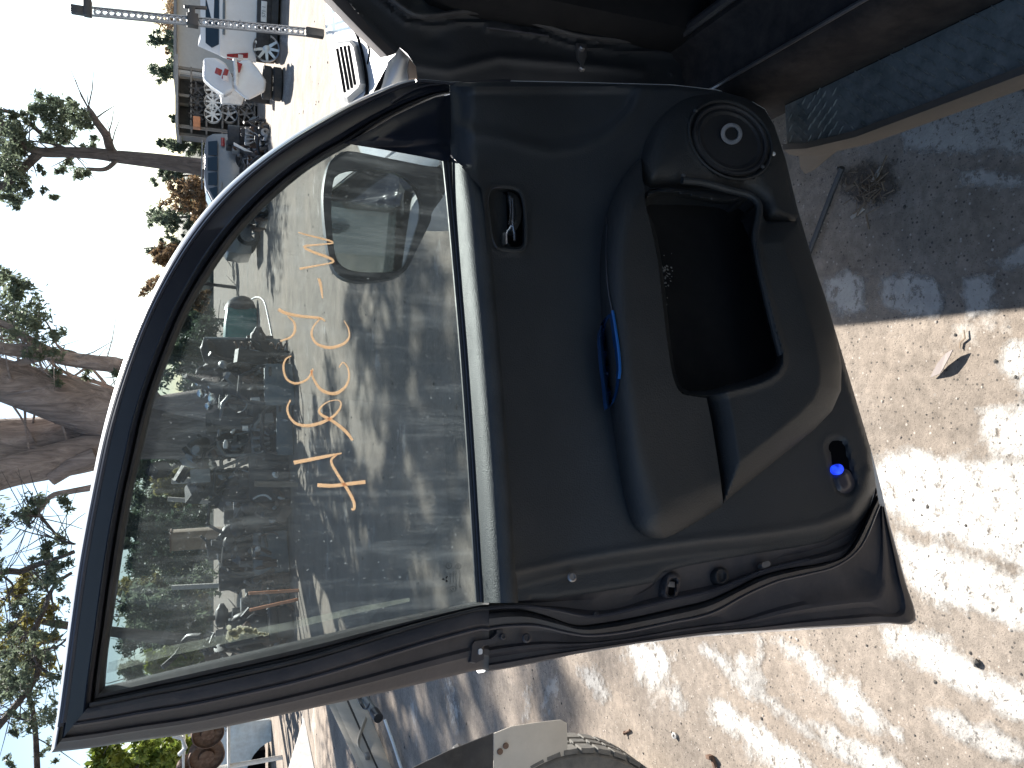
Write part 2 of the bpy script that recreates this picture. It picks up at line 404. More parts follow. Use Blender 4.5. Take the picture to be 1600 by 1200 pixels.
for cx, cy, r in ((893, 902, .0065), (930, 960, .004), (822, 997, .006), (785, 995, .004)):
    sc_ = B().lathe([(r, 0), (r, .002), (r * .75, .0035), (r * .55, .0035), (r * .5, .0015), (0, .0015)], D(cx, cy, .030 if cx == 893 else .006), DN, 14)
    sc_.build("screw", M['steel'] if cx == 893 else M['shell'], door, world=True)

# ---- trim panel
TRIM = [(703, 140), (703, 225), (706, 244), (722, 262), (752, 294), (757, 330), (764, 430), (774, 560), (784, 700), (792, 830), (799, 938)] + TRIM_R[1:] + [(1360, 700), (1330, 600), (1300, 500), (1268, 400), (1245, 322), (1228, 250), (1210, 196), (1195, 171), (1165, 153), (1120, 141), (1050, 133), (900, 129), (800, 127), (703, 129)]
BEVEL = [(763, 912), (820, 899), (887, 884), (960, 871), (1028, 861), (1100, 851), (1169, 844), (1230, 836), (1286, 826), (1333, 806), (1356, 770), (1362, 740)]
HAND = [(766, 296), (772, 292), (800, 293), (812, 299), (818, 312), (821, 335), (822, 370), (820, 386), (812, 392), (790, 391), (776, 388), (769, 375), (764, 345), (761, 315)]
HAND = spline(HAND, 44, True)
def beltpx(Y): return np.interp(Y, [p[1] for p in BELT], [p[0] for p in BELT])
LIGHT = rr_px(1314, 728, 34, 92, -14, 6, .48)
OPEN = spline([(1006, 330), (1012, 308), (1042, 300), (1110, 312), (1140, 314), (1168, 308), (1182, 318), (1184, 340), (1178, 368), (1184, 410), (1196, 460), (1210, 515), (1221, 555), (1216, 578), (1192, 594), (1150, 606), (1104, 616), (1064, 612), (1050, 580), (1040, 510), (1030, 420), (1018, 355)], 70, True)
def h_trim(X, Y):
    e = sd(TRIM, X, Y); bb = X - beltpx(Y); ledge = ss(238, 290, Y + .35 * (X - 700))
    base = .052 - .014 * gs(X, 890, 75) - .012 * ss(1150, 1330, X)
    h = base + .016 * np.exp(-np.clip(bb - 44, 0, None) / 26.0) * ledge
    h = h * np.where(Y < 262, .25 + .75 * ss(0, 40, bb), 1)
    # front corner panel: a shallow scoop with a soft diagonal edge
    scoop = sd([(705, 135), (712, 190), (745, 205), (790, 212), (830, 225), (860, 232), (905, 225), (950, 205), (985, 170), (1000, 135)], X, Y)
    h = h - .012 * ss(-4, 14, scoop)
    h = h + .004 * gs(scoop, -6, 7)
    dr = dline(BEVEL, X, Y); dr = -dr if dline(BEVEL, [1000.], [700.])[0] < 0 else dr
    h = np.where(h > .012, .012 + (h - .012) * ss(-16, 6, dr), h)
    h = h + .0025 * gs(dr, 10, 5) * ss(765, 800, X)
    edge = np.minimum(1, np.clip(e, 0, None) / 5.0)
    h = h * np.where((bb < 75) & (Y > 225), 1, .45 + .55 * edge)
    hd = sd(HAND, X, Y)
    h = h + .007 * gs(X, 755, 7) * ss(282, 300, Y) * ss(412, 392, Y)
    h = h - .030 * ss(-1, 9, hd) + .003 * gs(hd, -3, 3)
    sp = dline([(1222, 150), (1190, 300), (1245, 330)], X, Y)
    l = sd(LIGHT, X, Y); h = h - .008 * ss(-2, 6, l) + .0015 * gs(l, -4, 3)
    h = h - .09 * ss(-6, 2, sd(OPEN, X, Y))
    return h
relief("trim_panel", TRIM, h_trim, M['trim'], 5, door, place=lambda x, y, d=0.0: D(x, y, d, False), skirt=.03, angle=60)
pa = spline([(703, 250)] + BELT[2:], 60); PADP = [(-1, -.004), (0, .003), (4, .013), (9, .028), (14, .0405), (19, .050), (24, .0565), (29, .061), (34, .0640), (40, .0660), (47, .067), (53, .066), (58, .055)]
rings = []
for i, (x, y) in enumerate(pa):
    f = max(0.0, 1 - i / 7.0)
    rings.append([D(x + q, y + f * q * .80 - f * 6, d - .012 * f * f * (q / 50), False) for q, d in PADP])
b = B(); b.loft(rings, False, False); b.build("belt_pad", M['pad'], door, world=True, angle=70)
# belt mouldings: inner rubber wipers along the glass
BM = [(694, 252), (702, 330), (711, 430), (722, 560), (732, 700), (740, 830), (747, 941)]
B().tube([D(x + 1, y, .004, True) for x, y in spline(BM, 40)], .0042, 7).build("belt_wiper", M['rubber'], door, world=True)
B().tube([D(x + 5.5, y, .007, False) for x, y in spline(BM, 40)], .0022, 6).build("belt_wiper_edge", M['lip'], door, world=True)
B().tube([D(x + 9, y, .004, False) for x, y in spline(BM, 40)], .0036, 6).build("belt_wiper", M['rubber'], door, world=True)
# mirror corner plate
SAIL = [(538, 224), (600, 234), (660, 245), (694, 252), (703, 250), (705, 170), (703, 148), (680, 152), (650, 165), (615, 182), (580, 203)]
relief("mirror_corner_plate", SAIL, lambda X, Y: .010 + .010 * ss(0, 22, sd(SAIL, X, Y)) - .006 * gs(dline([(545, 230), (700, 226)], X, Y), 0, 6), M['frame'], 5, door, place=lambda x, y, d=0: D(x, y, d, True), skirt=.02)
B().tube([D(x, y, .008, True) for x, y in spline([(612, 160), (640, 143), (665, 134), (690, 131)], 14)], .0018, 6).build("seal_lip", M['lip'], door, world=True)
B().tube([D(x, y, .012, True) for x, y in polyline([(650, 126), (690, 129), (705, 131), (750, 128), (797, 125)], 12)], .0022, 6).build("hinge_seal_edge", M['lip'], door, world=True)

# ---- inner handle
B().tube([D(x, y, .056 + .004 * gs(x, 765, 8)) for x, y in HAND], .0030, 6, closed=True).build("handle_bezel", M['trim2'], door, world=True)
B().tube([D(x, y, .061) for x, y in spline([(776, 388), (769, 372), (764, 345), (762, 316), (767, 296), (784, 292)], 20)], .0012, 5).build("handle_bezel_rim", M['lip'], door, world=True)
relief("handle_cup", spline([(768, 298), (800, 297), (814, 310), (819, 340), (819, 385), (790, 388), (772, 380), (766, 340)], 30, True), lambda X, Y: .031 - .008 * ss(0, 12, sd(HAND, X, Y)) , M['dkgap'], 5, door, skirt=.005)
LV = spline([(795, 301), (799, 318), (800, 340), (798, 352), (796, 358), (803, 362), (812, 350), (815, 330), (811, 310), (803, 302)], 30, True)
relief("handle_lever", LV, lambda X, Y: .038 + .008 * ss(0, 8, sd(LV, X, Y)), M['trim2'], 3, door, skirt=.012)
B().tube([D(x, y, .047) for x, y in spline([(795, 301), (798, 318), (798.5, 338), (796, 350)], 12)], .0024, 6).build("lever_edge", M['chrome'], door, world=True)
B().tube([D(x, y, .047) for x, y in spline([(800, 310), (801.5, 330), (801.5, 350), (804, 366), (804, 376)], 12)], .0022, 6).build("lever_edge", M['chrome'], door, world=True)
B().tube([D(x, y, .046) for x, y in spline([(799, 353), (795, 360), (792, 364), (792, 382)], 10)], .0018, 6).build("lever_link", M['chrome'], door, world=True)
LK = rr_px(788, 373, 6, 20, 0)
relief("lock_tab", LK, lambda X, Y: .036 + 0 * X, M['steel'], 4, door, skirt=.01)

# ---- speaker end of the lower panel
SPK = spline([(1004, 238), (1022, 196), (1056, 163), (1095, 148), (1135, 150), (1168, 160), (1192, 178), (1210, 205), (1224, 250), (1236, 310), (1247, 340), (1225, 349), (1196, 344), (1188, 322), (1160, 302), (1110, 296), (1040, 292), (1012, 292), (1000, 268)], 70, True)
SC = (1141, 219); SA = R(38)
def spk_r(X, Y):
    dx, dy = X - SC[0], Y - SC[1]; a = dx * math.cos(SA) + dy * math.sin(SA); c = -dx * math.sin(SA) + dy * math.cos(SA)
    return np.hypot(a / 70.0, c / 55.0)
def h_spk(X, Y):
    e = sd(SPK, X, Y); r = spk_r(X, Y)
    h = .052 + .040 * (1 - np.exp(-np.clip(e, 0, None) / 16.0))
    h = h - .010 * ss(1.02, .94, r) - .022 * ss(.84, .30, r) + .004 * gs(r, .88, .04) + .003 * gs(r, 1.04, .035)
    return h
relief("speaker_panel", SPK, h_spk, M['trim2'], 4, door, skirt=.035, angle=60)
def ell(k, h, n=40):
    return [D(SC[0] + 70 * k * math.cos(t) * math.cos(SA) - 55 * k * math.sin(t) * math.sin(SA), SC[1] + 70 * k * math.cos(t) * math.sin(SA) + 55 * k * math.sin(t) * math.cos(SA), h) for t in [2 * math.pi * q / n for q in range(n)]]
B().tube(ell(.86, .086), .0042, 7, closed=True).build("speaker_ring", M['rubber'], door, world=True)
B().tube(ell(1.0, .0905), .0026, 6, closed=True).build("speaker_rim", M['trim2'], door, world=True)
b = B(); b.loft([ell(.83, .0835), ell(.74, .087), ell(.66, .084), ell(.50, .072), ell(.28, .060), ell(.05, .058)], True, True); b.build("speaker_cone", M['cone'], door, world=True, angle=50)
cx, cy = 1143, 209
def cap_ring(k, h, n=24): return [D(cx + 17 * k * math.cos(t), cy + 17 * k * math.sin(t), h) for t in [2 * math.pi * q / n for q in range(n)]]
b = B(); b.loft([cap_ring(.92, .058), cap_ring(.95, .083), cap_ring(1.0, .086), cap_ring(.98, .090), cap_ring(.66, .090), cap_ring(.60, .085), cap_ring(.5, .083), cap_ring(.05, .0825)]); b.build("speaker_cap", surf("bright_silver_cap", (.62, .63, .66), .32, .55, bmp=0), door, world=True, angle=40)
b = B(); b.loft([cap_ring(.58, .0858), cap_ring(.4, .0868), cap_ring(.05, .0872)]); b.build("speaker_dust_cap", M['cone'], door, world=True)
for (x, y, c_) in ((1086, 174, 'steel'), (1191, 261, 'steel'), (1208, 241, 'white'), (1067, 275, 'steel')):
    B().lathe([(.0038, 0), (.0036, .003), (.0015, .004), (0, .004)], D(x, y, .090 if x < 1200 else .082), DN, 10).build("speaker_screw", M[c_], door, world=True)

# ---- armrest and map pocket
EDGE_AP = spline([(1104, 622), (1090, 620), (1064, 614), (1052, 590), (1044, 545), (1036, 480), (1028, 410), (1016, 350), (1008, 318), (1008, 300)], 40)
ARM = spline([(1002, 246), (985, 262), (966, 290), (950, 330), (941, 380), (939, 430), (942, 500), (948, 570), (955, 640), (965, 715), (977, 785), (990, 822), (1012, 840), (1042, 842), (1078, 824), (1110, 806), (1126, 796)], 60) + \
      [(1130, 786), (1126, 750), (1120, 710), (1112, 660)] + EDGE_AP + [(1004, 280)]
RIDGE = [(1012, 262), (992, 300), (976, 350), (968, 420), (972, 500), (980, 580), (990, 660), (1006, 740), (1028, 800)]
def h_arm(X, Y):
    dr = dline(RIDGE, X, Y); dr = np.where(dline(RIDGE, [945.], [500.])[0] > 0, dr, -dr)       # positive towards the window
    e = sd(ARM, X, Y)
    w = 40 + 22 * ss(700, 820, Y) + 14 * ss(320, 260, Y)
    eo = np.abs(dline(ARM[:60], X, Y)); t = np.clip(eo / w, 0, 1)
    f = np.sqrt(np.clip(1 - (1 - t) ** 2, 0, 1))
    h = .046 + (.074 - .022 * ss(560, 800, Y) - .022 * ss(340, 250, Y)) * f
    return h - .00012 * np.clip(-dr - 10, 0, None)
relief("armrest", ARM, h_arm, M['trim2'], 4, door, skirt=.06, angle=60)
POCK = [(1008, 300), (1040, 293), (1110, 298), (1158, 303), (1187, 323), (1196, 345), (1246, 346), (1268, 402), (1290, 466), (1306, 520), (1315, 570), (1314, 610), (1300, 642), (1272, 672), (1232, 704), (1182, 744), (1140, 778), (1131, 786), (1126, 750), (1120, 710), (1112, 660)] + EDGE_AP[:-1]
def h_pock(X, Y):
    e = sd(POCK, X, Y); o = sd(OPEN, X, Y)
    lower = .060 + .048 * np.sqrt(np.clip(e / 34.0, 0, 1)) + .006 * ss(1150, 1230, X)
    h = lower + .007 * gs(o, -4, 5)
    h = h - .10 * ss(-1, 9, o) * 1.0
    return h
relief("map_pocket", POCK, h_pock, M['trim2'], 3, door, skirt=.05, angle=60)
relief("pocket_lining", OPEN, lambda X, Y: .016 + .0 * X, M['interior'], 8, door, skirt=.005)
B().tube([D(x, y, h) for x, y, h in spline([(1066, 282, .095), (1100, 286, .099), (1140, 297, .103), (1172, 306, .106), (1186, 322, .108), (1184, 345, .108), (1180, 372, .110), (1188, 420, .112), (1204, 490, .113), (1221, 556, .113)], 60)], .0060, 9).build("pocket_lip", M['trim2'], door, world=True)
# scuffs of paint in the pocket
sc2 = random.Random(3); b = B()
for k in range(46):
    x, y = sc2.gauss(1040, 5), sc2.gauss(430, 14); p = D(x, y, .0175); r_ = sc2.uniform(.0006, .0022)
    b.lathe([(r_, 0), (r_ * .7, .0008), (0, .001)], p, DN, 5)
o = b.build("paint_scuff", surf('pale_scuff', (.16, .155, .15), .8, bmp=0), door, world=True); o["kind"] = "stuff"
# switch recess on the armrest with the blue sky reflection painted on it
SW = spline([(950, 492), (942, 505), (938, 522), (940, 560), (945, 600), (949, 636), (956, 634), (965, 612), (968, 580), (964, 540), (959, 500), (956, 488)], 36, True)
M['bluesw'] = surf('sky_tinted_black_plastic', (.012, .045, .12), .25, var=.2, bmp=0)  # black plastic; reflected sky blue mixed into its base colour
relief("window_switch_plate", SW, lambda X, Y: h_arm(X, Y) + .002 - .005 * ss(2, 7, sd(SW, X, Y)), M['bluesw'], 3, door, skirt=.01)
M['blue'] = surf('painted_sky_reflection', (.012, .11, .36), .25, var=.15, bmp=0)  # sky reflection painted as the strip's own blue
B().tube([D(x, y, float(h_arm(np.array([x]), np.array([y]))[0]) + .004) for x, y in spline([(957, 486), (961, 510), (966, 545), (968.5, 575), (967, 592)], 18)], .0022, 6).build("sky_reflection_strip", M['blue'], door, world=True)
B().tube([D(x, y, float(h_arm(np.array([x]), np.array([y]))[0]) + .003) for x, y in spline([(949, 340), (947, 400), (950, 450), (956, 484)], 14)], .0010, 5).build("switch_plate_edge", M['lip'], door, world=True)
# courtesy lamp low on the rear corner
relief("courtesy_lamp_bowl", LIGHT, lambda X, Y: .034 + .0 * X, M['dkgap'], 6, door, skirt=.003)
LN = rr_px(1318, 752, 32, 40, -20, 6, .48)
relief("courtesy_lamp_lens", LN, lambda X, Y: .036 + .007 * ss(0, 10, sd(LN, X, Y)), surf('grey_lens', (.06, .055, .065), .3, bmp=0), 3, door, skirt=.006)
m, nt, bs = newmat('blue_lamp_glow'); bs.inputs["Base Color"].default_value = (.01, .03, .5, 1); bs.inputs["Emission Color"].default_value = (.015, .06, 1, 1); bs.inputs["Emission Strength"].default_value = .75
gn = tex(nt, "ShaderNodeTexNoise", 90, 2); nt.links.new(ramp(nt, gn.outputs["Fac"], [(.3, .15), (.7, .75)]), bs.inputs["Emission Strength"])
LB = rr_px(1309, 733, 19, 16, 0, 6, .49)
relief("blue_bulb", LB, lambda X, Y: .044 + .004 * ss(0, 8, sd(LB, X, Y)), m, 3, door, skirt=.004)

# ---- glass
GL = [(p[0] - 3, p[1]) for p in I_TOP[:17]] + [(541, 222), (600, 231), (660, 242), (696, 250)] + [(x + 8, y) for x, y in BM[1:]] + [(752, 946), (700, 956), (600, 978), (500, 1001), (400, 1024), (300, 1047), (200, 1071), (160, 1082)]
m, nt, bs = newmat('dusty_window_glass')
out = nt.nodes["Material Output"]
nt.nodes.remove(bs)
tr_ = nt.nodes.new("ShaderNodeBsdfTransparent"); tr_.inputs[0].default_value = (.60, .64, .645, 1)
gl_ = nt.nodes.new("ShaderNodeBsdfGlossy"); gl_.inputs["Roughness"].default_value = .015
di_ = nt.nodes.new("ShaderNodeBsdfTranslucent"); di_.inputs[0].default_value = (.60, .64, .66, 1)
df_ = nt.nodes.new("ShaderNodeBsdfDiffuse"); df_.inputs[0].default_value = (.50, .52, .52, 1)
ds = nt.nodes.new("ShaderNodeAddShader"); nt.links.new(di_.outputs[0], ds.inputs[0]); nt.links.new(df_.outputs[0], ds.inputs[1])
fr = nt.nodes.new("ShaderNodeFresnel"); fr.inputs[0].default_value = 1.5
geo = nt.nodes.new('ShaderNodeNewGeometry'); mri = nt.nodes.new('ShaderNodeMapRange'); mri.inputs[3].default_value = 1.5; mri.inputs[4].default_value = 1 / 1.5
nt.links.new(geo.outputs['Backfacing'], mri.inputs[0]); nt.links.new(mri.outputs[0], fr.inputs[0])
m1 = nt.nodes.new("ShaderNodeMixShader"); nt.links.new(fr.outputs[0], m1.inputs[0]); nt.links.new(tr_.outputs[0], m1.inputs[1]); nt.links.new(gl_.outputs[0], m1.inputs[2])
n1 = tex(nt, "ShaderNodeTexNoise", 5, 8, .7); n2 = tex(nt, "ShaderNodeTexNoise", 260, 2, .5); n3 = tex(nt, "ShaderNodeTexNoise", 40, 6, .75)
mpz = nt.nodes.new("ShaderNodeMapping"); tcz = nt.nodes.new("ShaderNodeTexCoord"); nt.links.new(tcz.outputs["Object"], mpz.inputs[0]); mpz.inputs["Scale"].default_value = (60, 60, 3)
n4 = tex(nt, "ShaderNodeTexNoise", 1.0, 5, .7, vec=mpz.outputs[0])
f1 = ramp(nt, n1.outputs["Fac"], [(.3, .004), (.75, .016)]); f2 = ramp(nt, n2.outputs["Fac"], [(.69, 0.0), (.79, .14)]); f4 = ramp(nt, n4.outputs["Fac"], [(.5, 0.0), (.75, .03)])
ad = mix(nt, 1.0, f1, f2, 'ADD'); ad = mix(nt, 1.0, ad, f4, 'ADD')
f3 = ramp(nt, n3.outputs["Fac"], [(.64, 0.0), (.8, .07)]); ad = mix(nt, 1.0, ad, f3, 'ADD')
m2 = nt.nodes.new("ShaderNodeMixShader"); nt.links.new(ad, m2.inputs[0]); nt.links.new(m1.outputs[0], m2.inputs[1]); nt.links.new(ds.outputs[0], m2.inputs[2])
nt.links.new(m2.outputs[0], out.inputs[0]); M['glass'] = m
b = B(); b.prism([D(x, y, -.012, True) for x, y in GL], -DN2 * .004)
b.build("window_glass", M['glass'], door, world=True, smooth=False)
GO = -.0168
def onglass(x, y, d=GO): return D(x, y, d, True)
# paint-pen writing on the outside of the pane
m, nt, bs = newmat('orange_paint_pen'); bs.inputs["Roughness"].default_value = .8
pn = tex(nt, "ShaderNodeTexNoise", 60, 5, .7); nt.links.new(ramp(nt, pn.outputs["Fac"], [(.3, (.95, .64, .42)), (.7, (1.0, .80, .62))]), bs.inputs["Base Color"])
tl = nt.nodes.new("ShaderNodeBsdfTranslucent"); tl.inputs[0].default_value = (.95, .74, .56, 1); mx = nt.nodes.new("ShaderNodeMixShader"); mx.inputs[0].default_value = .72
nt.links.new(bs.outputs[0], mx.inputs[1]); nt.links.new(tl.outputs[0], mx.inputs[2]); nt.links.new(mx.outputs[0], nt.nodes["Material Output"].inputs[0]); M['pen'] = m
STROKES = {
 'letter_m': [[(466, 363, 1.2), (480, 367, 1.5), (500, 372, 1.8), (518, 377, 2), (519, 380, 1.6), (500, 382, 1.6), (478, 384, 2), (476, 387, 2.4), (490, 394, 2.8), (510, 401, 3), (521, 407, 2.6), (516, 411, 1.6), (495, 415, 1.6), (468, 420, 2.2)]],
 'dash': [[(498, 435, 2.6), (501, 445, 2.6), (504, 466, 1.2)]],
 'figure_five': [[(435, 483, 3.4), (446, 489, 3.2), (470, 494, 2.8), (500, 497, 2.4), (508, 502, 1.6)], [(500, 498, 1.2), (490, 510, 1.4), (487, 523, 2), (495, 537, 2.6), (515, 543, 3), (535, 538, 2.6), (545, 528, 1.8), (545, 515, 1.4), (538, 501, 1)],
                 [(450, 494, 1.6), (459, 503, 2), (461, 515, 2.2), (455, 526, 1.8), (438, 533, 1.6)]],
 'figure_three': [[(455, 556, 1.2), (446, 562, 1.6), (443, 575, 1.8), (448, 592, 2), (462, 599, 2.2), (478, 594, 1.9), (486, 584, 1.7), (489, 576, 1.4)], [(486, 578, 1.6), (490, 592, 2), (502, 609, 2.8), (522, 615, 3.2), (538, 606, 2.4), (545, 592, 1.8), (544, 576, 1.5), (536, 566, 1.2), (530, 574, 1)]],
 'letter_a': [[(454, 625, 1.4), (449, 637, 1.7), (452, 650, 2), (463, 662, 2.6), (482, 665, 3), (503, 660, 2.8), (520, 651, 2.2), (530, 640, 1.8), (533, 630, 1.4), (527, 625, .9), (512, 628, 1), (500, 638, 1.8), (501, 647, 2.6), (520, 658, 3), (540, 674, 3), (551, 688, 2.4)]],
 'letter_h': [[(459, 723, 3.4), (480, 719, 3.2), (510, 713, 2.8), (534, 708, 1.2)], [(526, 711, 1.4), (518, 718, 2), (520, 728, 2.4), (532, 748, 2.8), (545, 768, 2.8), (553, 785, 2.8), (553, 796, 2.2), (549, 795, 1.6)], [(496, 758, 3.4), (520, 759, 3.2), (545, 756, 3.2), (571, 753, 3.4)]],
}
for nm, strokes in STROKES.items():
    b = B()
    for st in strokes:
        p = spline(st, max(10, len(st) * 5))
        ctr = [onglass(x, y, GO - .0008) for x, y, w in p]
        rr_ = [w * .00072 for x, y, w in p]
        L_, Rr_, Lb, Rb = [], [], [], []
        for i in range(len(ctr)):
            t = (ctr[min(i + 1, len(ctr) - 1)] - ctr[max(i - 1, 0)]).normalized(); s_ = t.cross(DN2).normalized() * rr_[i]
            L_.append(ctr[i] + s_); Rr_.append(ctr[i] - s_); Lb.append(ctr[i] + s_ - DN2 * .0004); Rb.append(ctr[i] - s_ - DN2 * .0004)
        b.loft([[a, c_, d_, e_] for a, c_, d_, e_ in zip(L_, Rr_, Rb, Lb)])
    b.build("handwritten_" + nm, M['pen'], door, world=True, smooth=False)
# maker's mark etched in the lower corner of the pane
M['etch'] = surf('etched_black', (.02, .02, .02), .7, bmp=0)
b = B()
def gq(pts): b.prism([onglass(x, y, -.0114) for x, y in pts], DN2 * .0003)
for a in (0, 120, 240):
    c, s_ = math.cos(R(a + 180)), math.sin(R(a + 180)); f = lambda r, w: (697 - 1.0 + r * c - w * s_, 905 + r * s_ + w * c)
    gq([f(.4, 0), f(3, 1.7), f(6, 0), f(3, -1.7)])
b.build("maker_emblem", M['etch'], door, world=True, smooth=False)
tx = random.Random(5); b = B()
for li, (x, y0, y1) in enumerate(((703.2, 896, 912), (708.2, 893, 912), (712.5, 890, 920), (718, 892, 918))):
    y = y0
    while y < y1:
        w = tx.uniform(.7, 1.4)
        gq([(x - 1.1, y), (x - .5, y), (x - .5, y + w), (x - 1.1, y + w)]) if tx.random() < .6 else gq([(x - 1.1, y), (x + 1.1, y), (x + 1.1, y + .5), (x - 1.1, y + .5)])
        if tx.random() < .7: gq([(x + .5, y), (x + 1.1, y), (x + 1.1, y + w), (x + .5, y + w)])
        y += w + .6
b.build("etched_lettering", M['etch'], door, world=True, smooth=False)
b = B()
for x, y, r_ in ((708, 920, 4.2), (716, 885, 4.0), (701, 884, 4.4)):
    pts = [onglass(x + r_ * math.cos(t), y + r_ * math.sin(t), -.0112) for t in [2 * math.pi * k / 18 for k in range(18)]]
    b.tube(pts, .00032, 4, closed=True)
    for q in (-1.2, 0, 1.2): b.tube([onglass(x + q, y - 2.2, -.0112), onglass(x + q, y + 2.2, -.0112)], .00028, 4)
b.build("etched_stamp", M["etch"], door, world=True, smooth=False)["kind"] = "stuff"
# dried splash and a dusty streak on the pane
def backlit(name, col, a0, a1, sc, lo, hi):
    m, nt, bs = newmat(name); bs.inputs["Base Color"].default_value = (*col, 1); bs.inputs["Roughness"].default_value = .9
    tl = nt.nodes.new("ShaderNodeBsdfTranslucent"); tl.inputs[0].default_value = (*col, 1); mx = nt.nodes.new("ShaderNodeMixShader"); mx.inputs[0].default_value = .5
    tp = nt.nodes.new("ShaderNodeBsdfTransparent"); m2 = nt.nodes.new("ShaderNodeMixShader"); f = ramp(nt, tex(nt, "ShaderNodeTexNoise", sc, 8, .75).outputs["Fac"], [(lo, a0), (hi, a1)])
    nt.links.new(bs.outputs[0], mx.inputs[1]); nt.links.new(tl.outputs[0], mx.inputs[2]); nt.links.new(f, m2.inputs[0]); nt.links.new(tp.outputs[0], m2.inputs[1]); nt.links.new(mx.outputs[0], m2.inputs[2]); nt.links.new(m2.outputs[0], nt.nodes["Material Output"].inputs[0]); return m
M['splash'] = backlit('dried_white_splash', (.85, .82, .70), .55, 1.0, 200, .4, .6)
b = B(); sp = random.Random(11)
for k in range(150):
    t = sp.random(); x = 357 + 58 * t + sp.gauss(0, 2); y = 992 - 6 * math.sin(t * 3) + sp.gauss(0, 4.5 * (1 - t * .75)); r_ = sp.uniform(.8, 3.4) * (1 - t * .5) * .001
    b.lathe([(r_, 0), (r_ * .8, .0006), (0, .0008)], onglass(x, y), -DN2, 7)
o = b.build("dried_splash", M['splash'], door, world=True); o["kind"] = "stuff"
M['streak'] = backlit('dust_streak', (.50, .52, .44), .04, .30, 40, .35, .7)
b = B(); b.prism([onglass(x, y) for x, y in ((170, 1035), (260, 1010), (360, 990), (460, 970), (560, 948), (640, 934), (640, 940), (560, 958), (460, 982), (360, 1004), (260, 1026), (167, 1052))], -DN2 * .0003)
b.build("dust_streak", M['streak'], door, world=True, smooth=False)

# ---- outside mirror, seen through the pane
MC = PL(580, 345, Vector((0, 1.40, 0)), Vector((0, -1, 0)))
MN = Vector((-.035, -1, .035)).normalized()
def MP(x, y, d=0.0): return PL(x, y, MC + MN * d, MN)
MH = spline([(512, 262), (524, 244), (545, 236), (600, 246), (660, 258), (694, 266), (696, 300), (676, 330), (672, 348), (655, 382), (636, 420), (622, 431), (600, 437), (560, 440), (532, 432), (518, 412), (509, 365), (505, 305)], 60, True)
MG = spline([(520, 288), (530, 272), (560, 267), (605, 269), (632, 281), (650, 305), (655, 335), (646, 368), (636, 402), (626, 420), (606, 425), (565, 425), (538, 418), (524, 398), (518, 345)], 50, True)
mc2 = (590, 345)
b = B(); rings = []
for k, d in ((.0, .0), (0, .0)): pass
def scl(P, k): return [(mc2[0] + (x - mc2[0]) * k, mc2[1] + (y - mc2[1]) * k) for x, y in P]
f0 = [MP(x, y, .004) for x, y in MH]; cc = sum(f0, Vector()) / len(f0)
inr = [MP(*lerp2(p, min(MG, key=lambda q: (q[0] - p[0]) ** 2 + (q[1] - p[1]) ** 2), .9), .002) for p in MH]
inb = [p - MN * .014 for p in inr]
b.loft([inb, inr, f0, [cc + (p - cc) * 1.02 - MN * .02 for p in f0], [cc + (p - cc) * .96 - MN * .07 for p in f0], [cc + (p - cc) * .75 - MN * .12 for p in f0], [cc + (p - cc) * .3 - MN * .14 for p in f0]])
b.build("mirror_housing", M['frame'], door, world=True, angle=50)
b = B(); b.prism([MP(x, y, -.006) for x, y in MG], -MN * .004)
m, nt, bs = newmat('mirror_glass'); bs.inputs["Metallic"].default_value = 1; bs.inputs["Base Color"].default_value = (.93, .95, .94, 1)
mn_ = tex(nt, "ShaderNodeTexNoise", 30, 6, .7); nt.links.new(ramp(nt, mn_.outputs["Fac"], [(.4, .01), (.8, .07)]), bs.inputs["Roughness"])
b.build("mirror_glass", m, door, world=True, smooth=False)
b = B(); b.tube([MP(690, 285, -.04), MP(712, 262, -.03), D(705, 215, -.03, True)], [.03, .028, .03], 10); b.build("mirror_arm", M['frame'], door, world=True)
# ================================================================== rest of the car
# hinge pillar and door opening, in the shade
JP = Vector((.6, 1.40, 0)); JN = Vector((.25, -1, 0)).normalized()
def J(x, y, d=0.0): return PL(x, y, JP + JN * d, JN)
JAMB = [(500, -140), (510, -60), (536, -6), (576, 40), (618, 82), (624, 74), (636, 84), (650, 104), (652, 124), (700, 138), (760, 134), (1000, 150), (1190, 186), (1216, 178), (1216, 60), (1216, -140)]
SEALP = [(575, -30), (640, 22), (680, 26), (730, 20), (790, 24), (850, 42), (900, 57), (960, 64), (1040, 68), (1110, 73), (1170, 70), (1216, 40)]
def h_jamb(X, Y):
    dl = dline(SEALP, X, Y)
    h = .01 * np.sin(X / 70.0) * .3
    h = h + .014 * gs(dl, 0, 6) + .008 * gs(np.abs(dl), 14, 4) - .05 * ss(4, 60, np.where(Y < np.interp(X, [p[0] for p in SEALP], [p[1] for p in SEALP]), np.abs(dl), 0))
    h = h + .008 * gs(dline([(560, 20), (640, 100), (700, 110), (780, 90), (900, 100), (1000, 110)], X, Y), 0, 7)
    h = h + .006 * gs(dline([(760, 44), (860, 56)], X, Y), 0, 4) - .01 * gs(np.hypot((X - 675) / 1.5, Y - 62), 0, 16)
    return h
relief("hinge_pillar", JAMB, h_jamb, M['jamb'], 5, car, place=J, skirt=.03, angle=60)
B().tube([J(x, y - 2, .018) for x, y in spline(SEALP, 60)], .0055, 7).build("door_opening_seal", M['rubber'], car, world=True)
B().tube([J(x, y, .012) for x, y in spline([(760, 43), (800, 48), (857, 56)], 10)], .0018, 5).build("pillar_crease", M['lip'], car, world=True)
b = B(); b.prism([J(x, y, .012) for x, y in ((900, 67), (917, 68), (917, 88), (910, 108), (904, 90))], -JN * .01); b.build("hinge_bracket", M['steel'], car, world=True, bev=.0015)
for y in (60, 92): B().lathe([(.007, 0), (.007, .006), (.005, .008), (0, .008)], J(908, y + 16, .012), JN, 6).build("hinge_bolt", M['steel'], car, world=True)
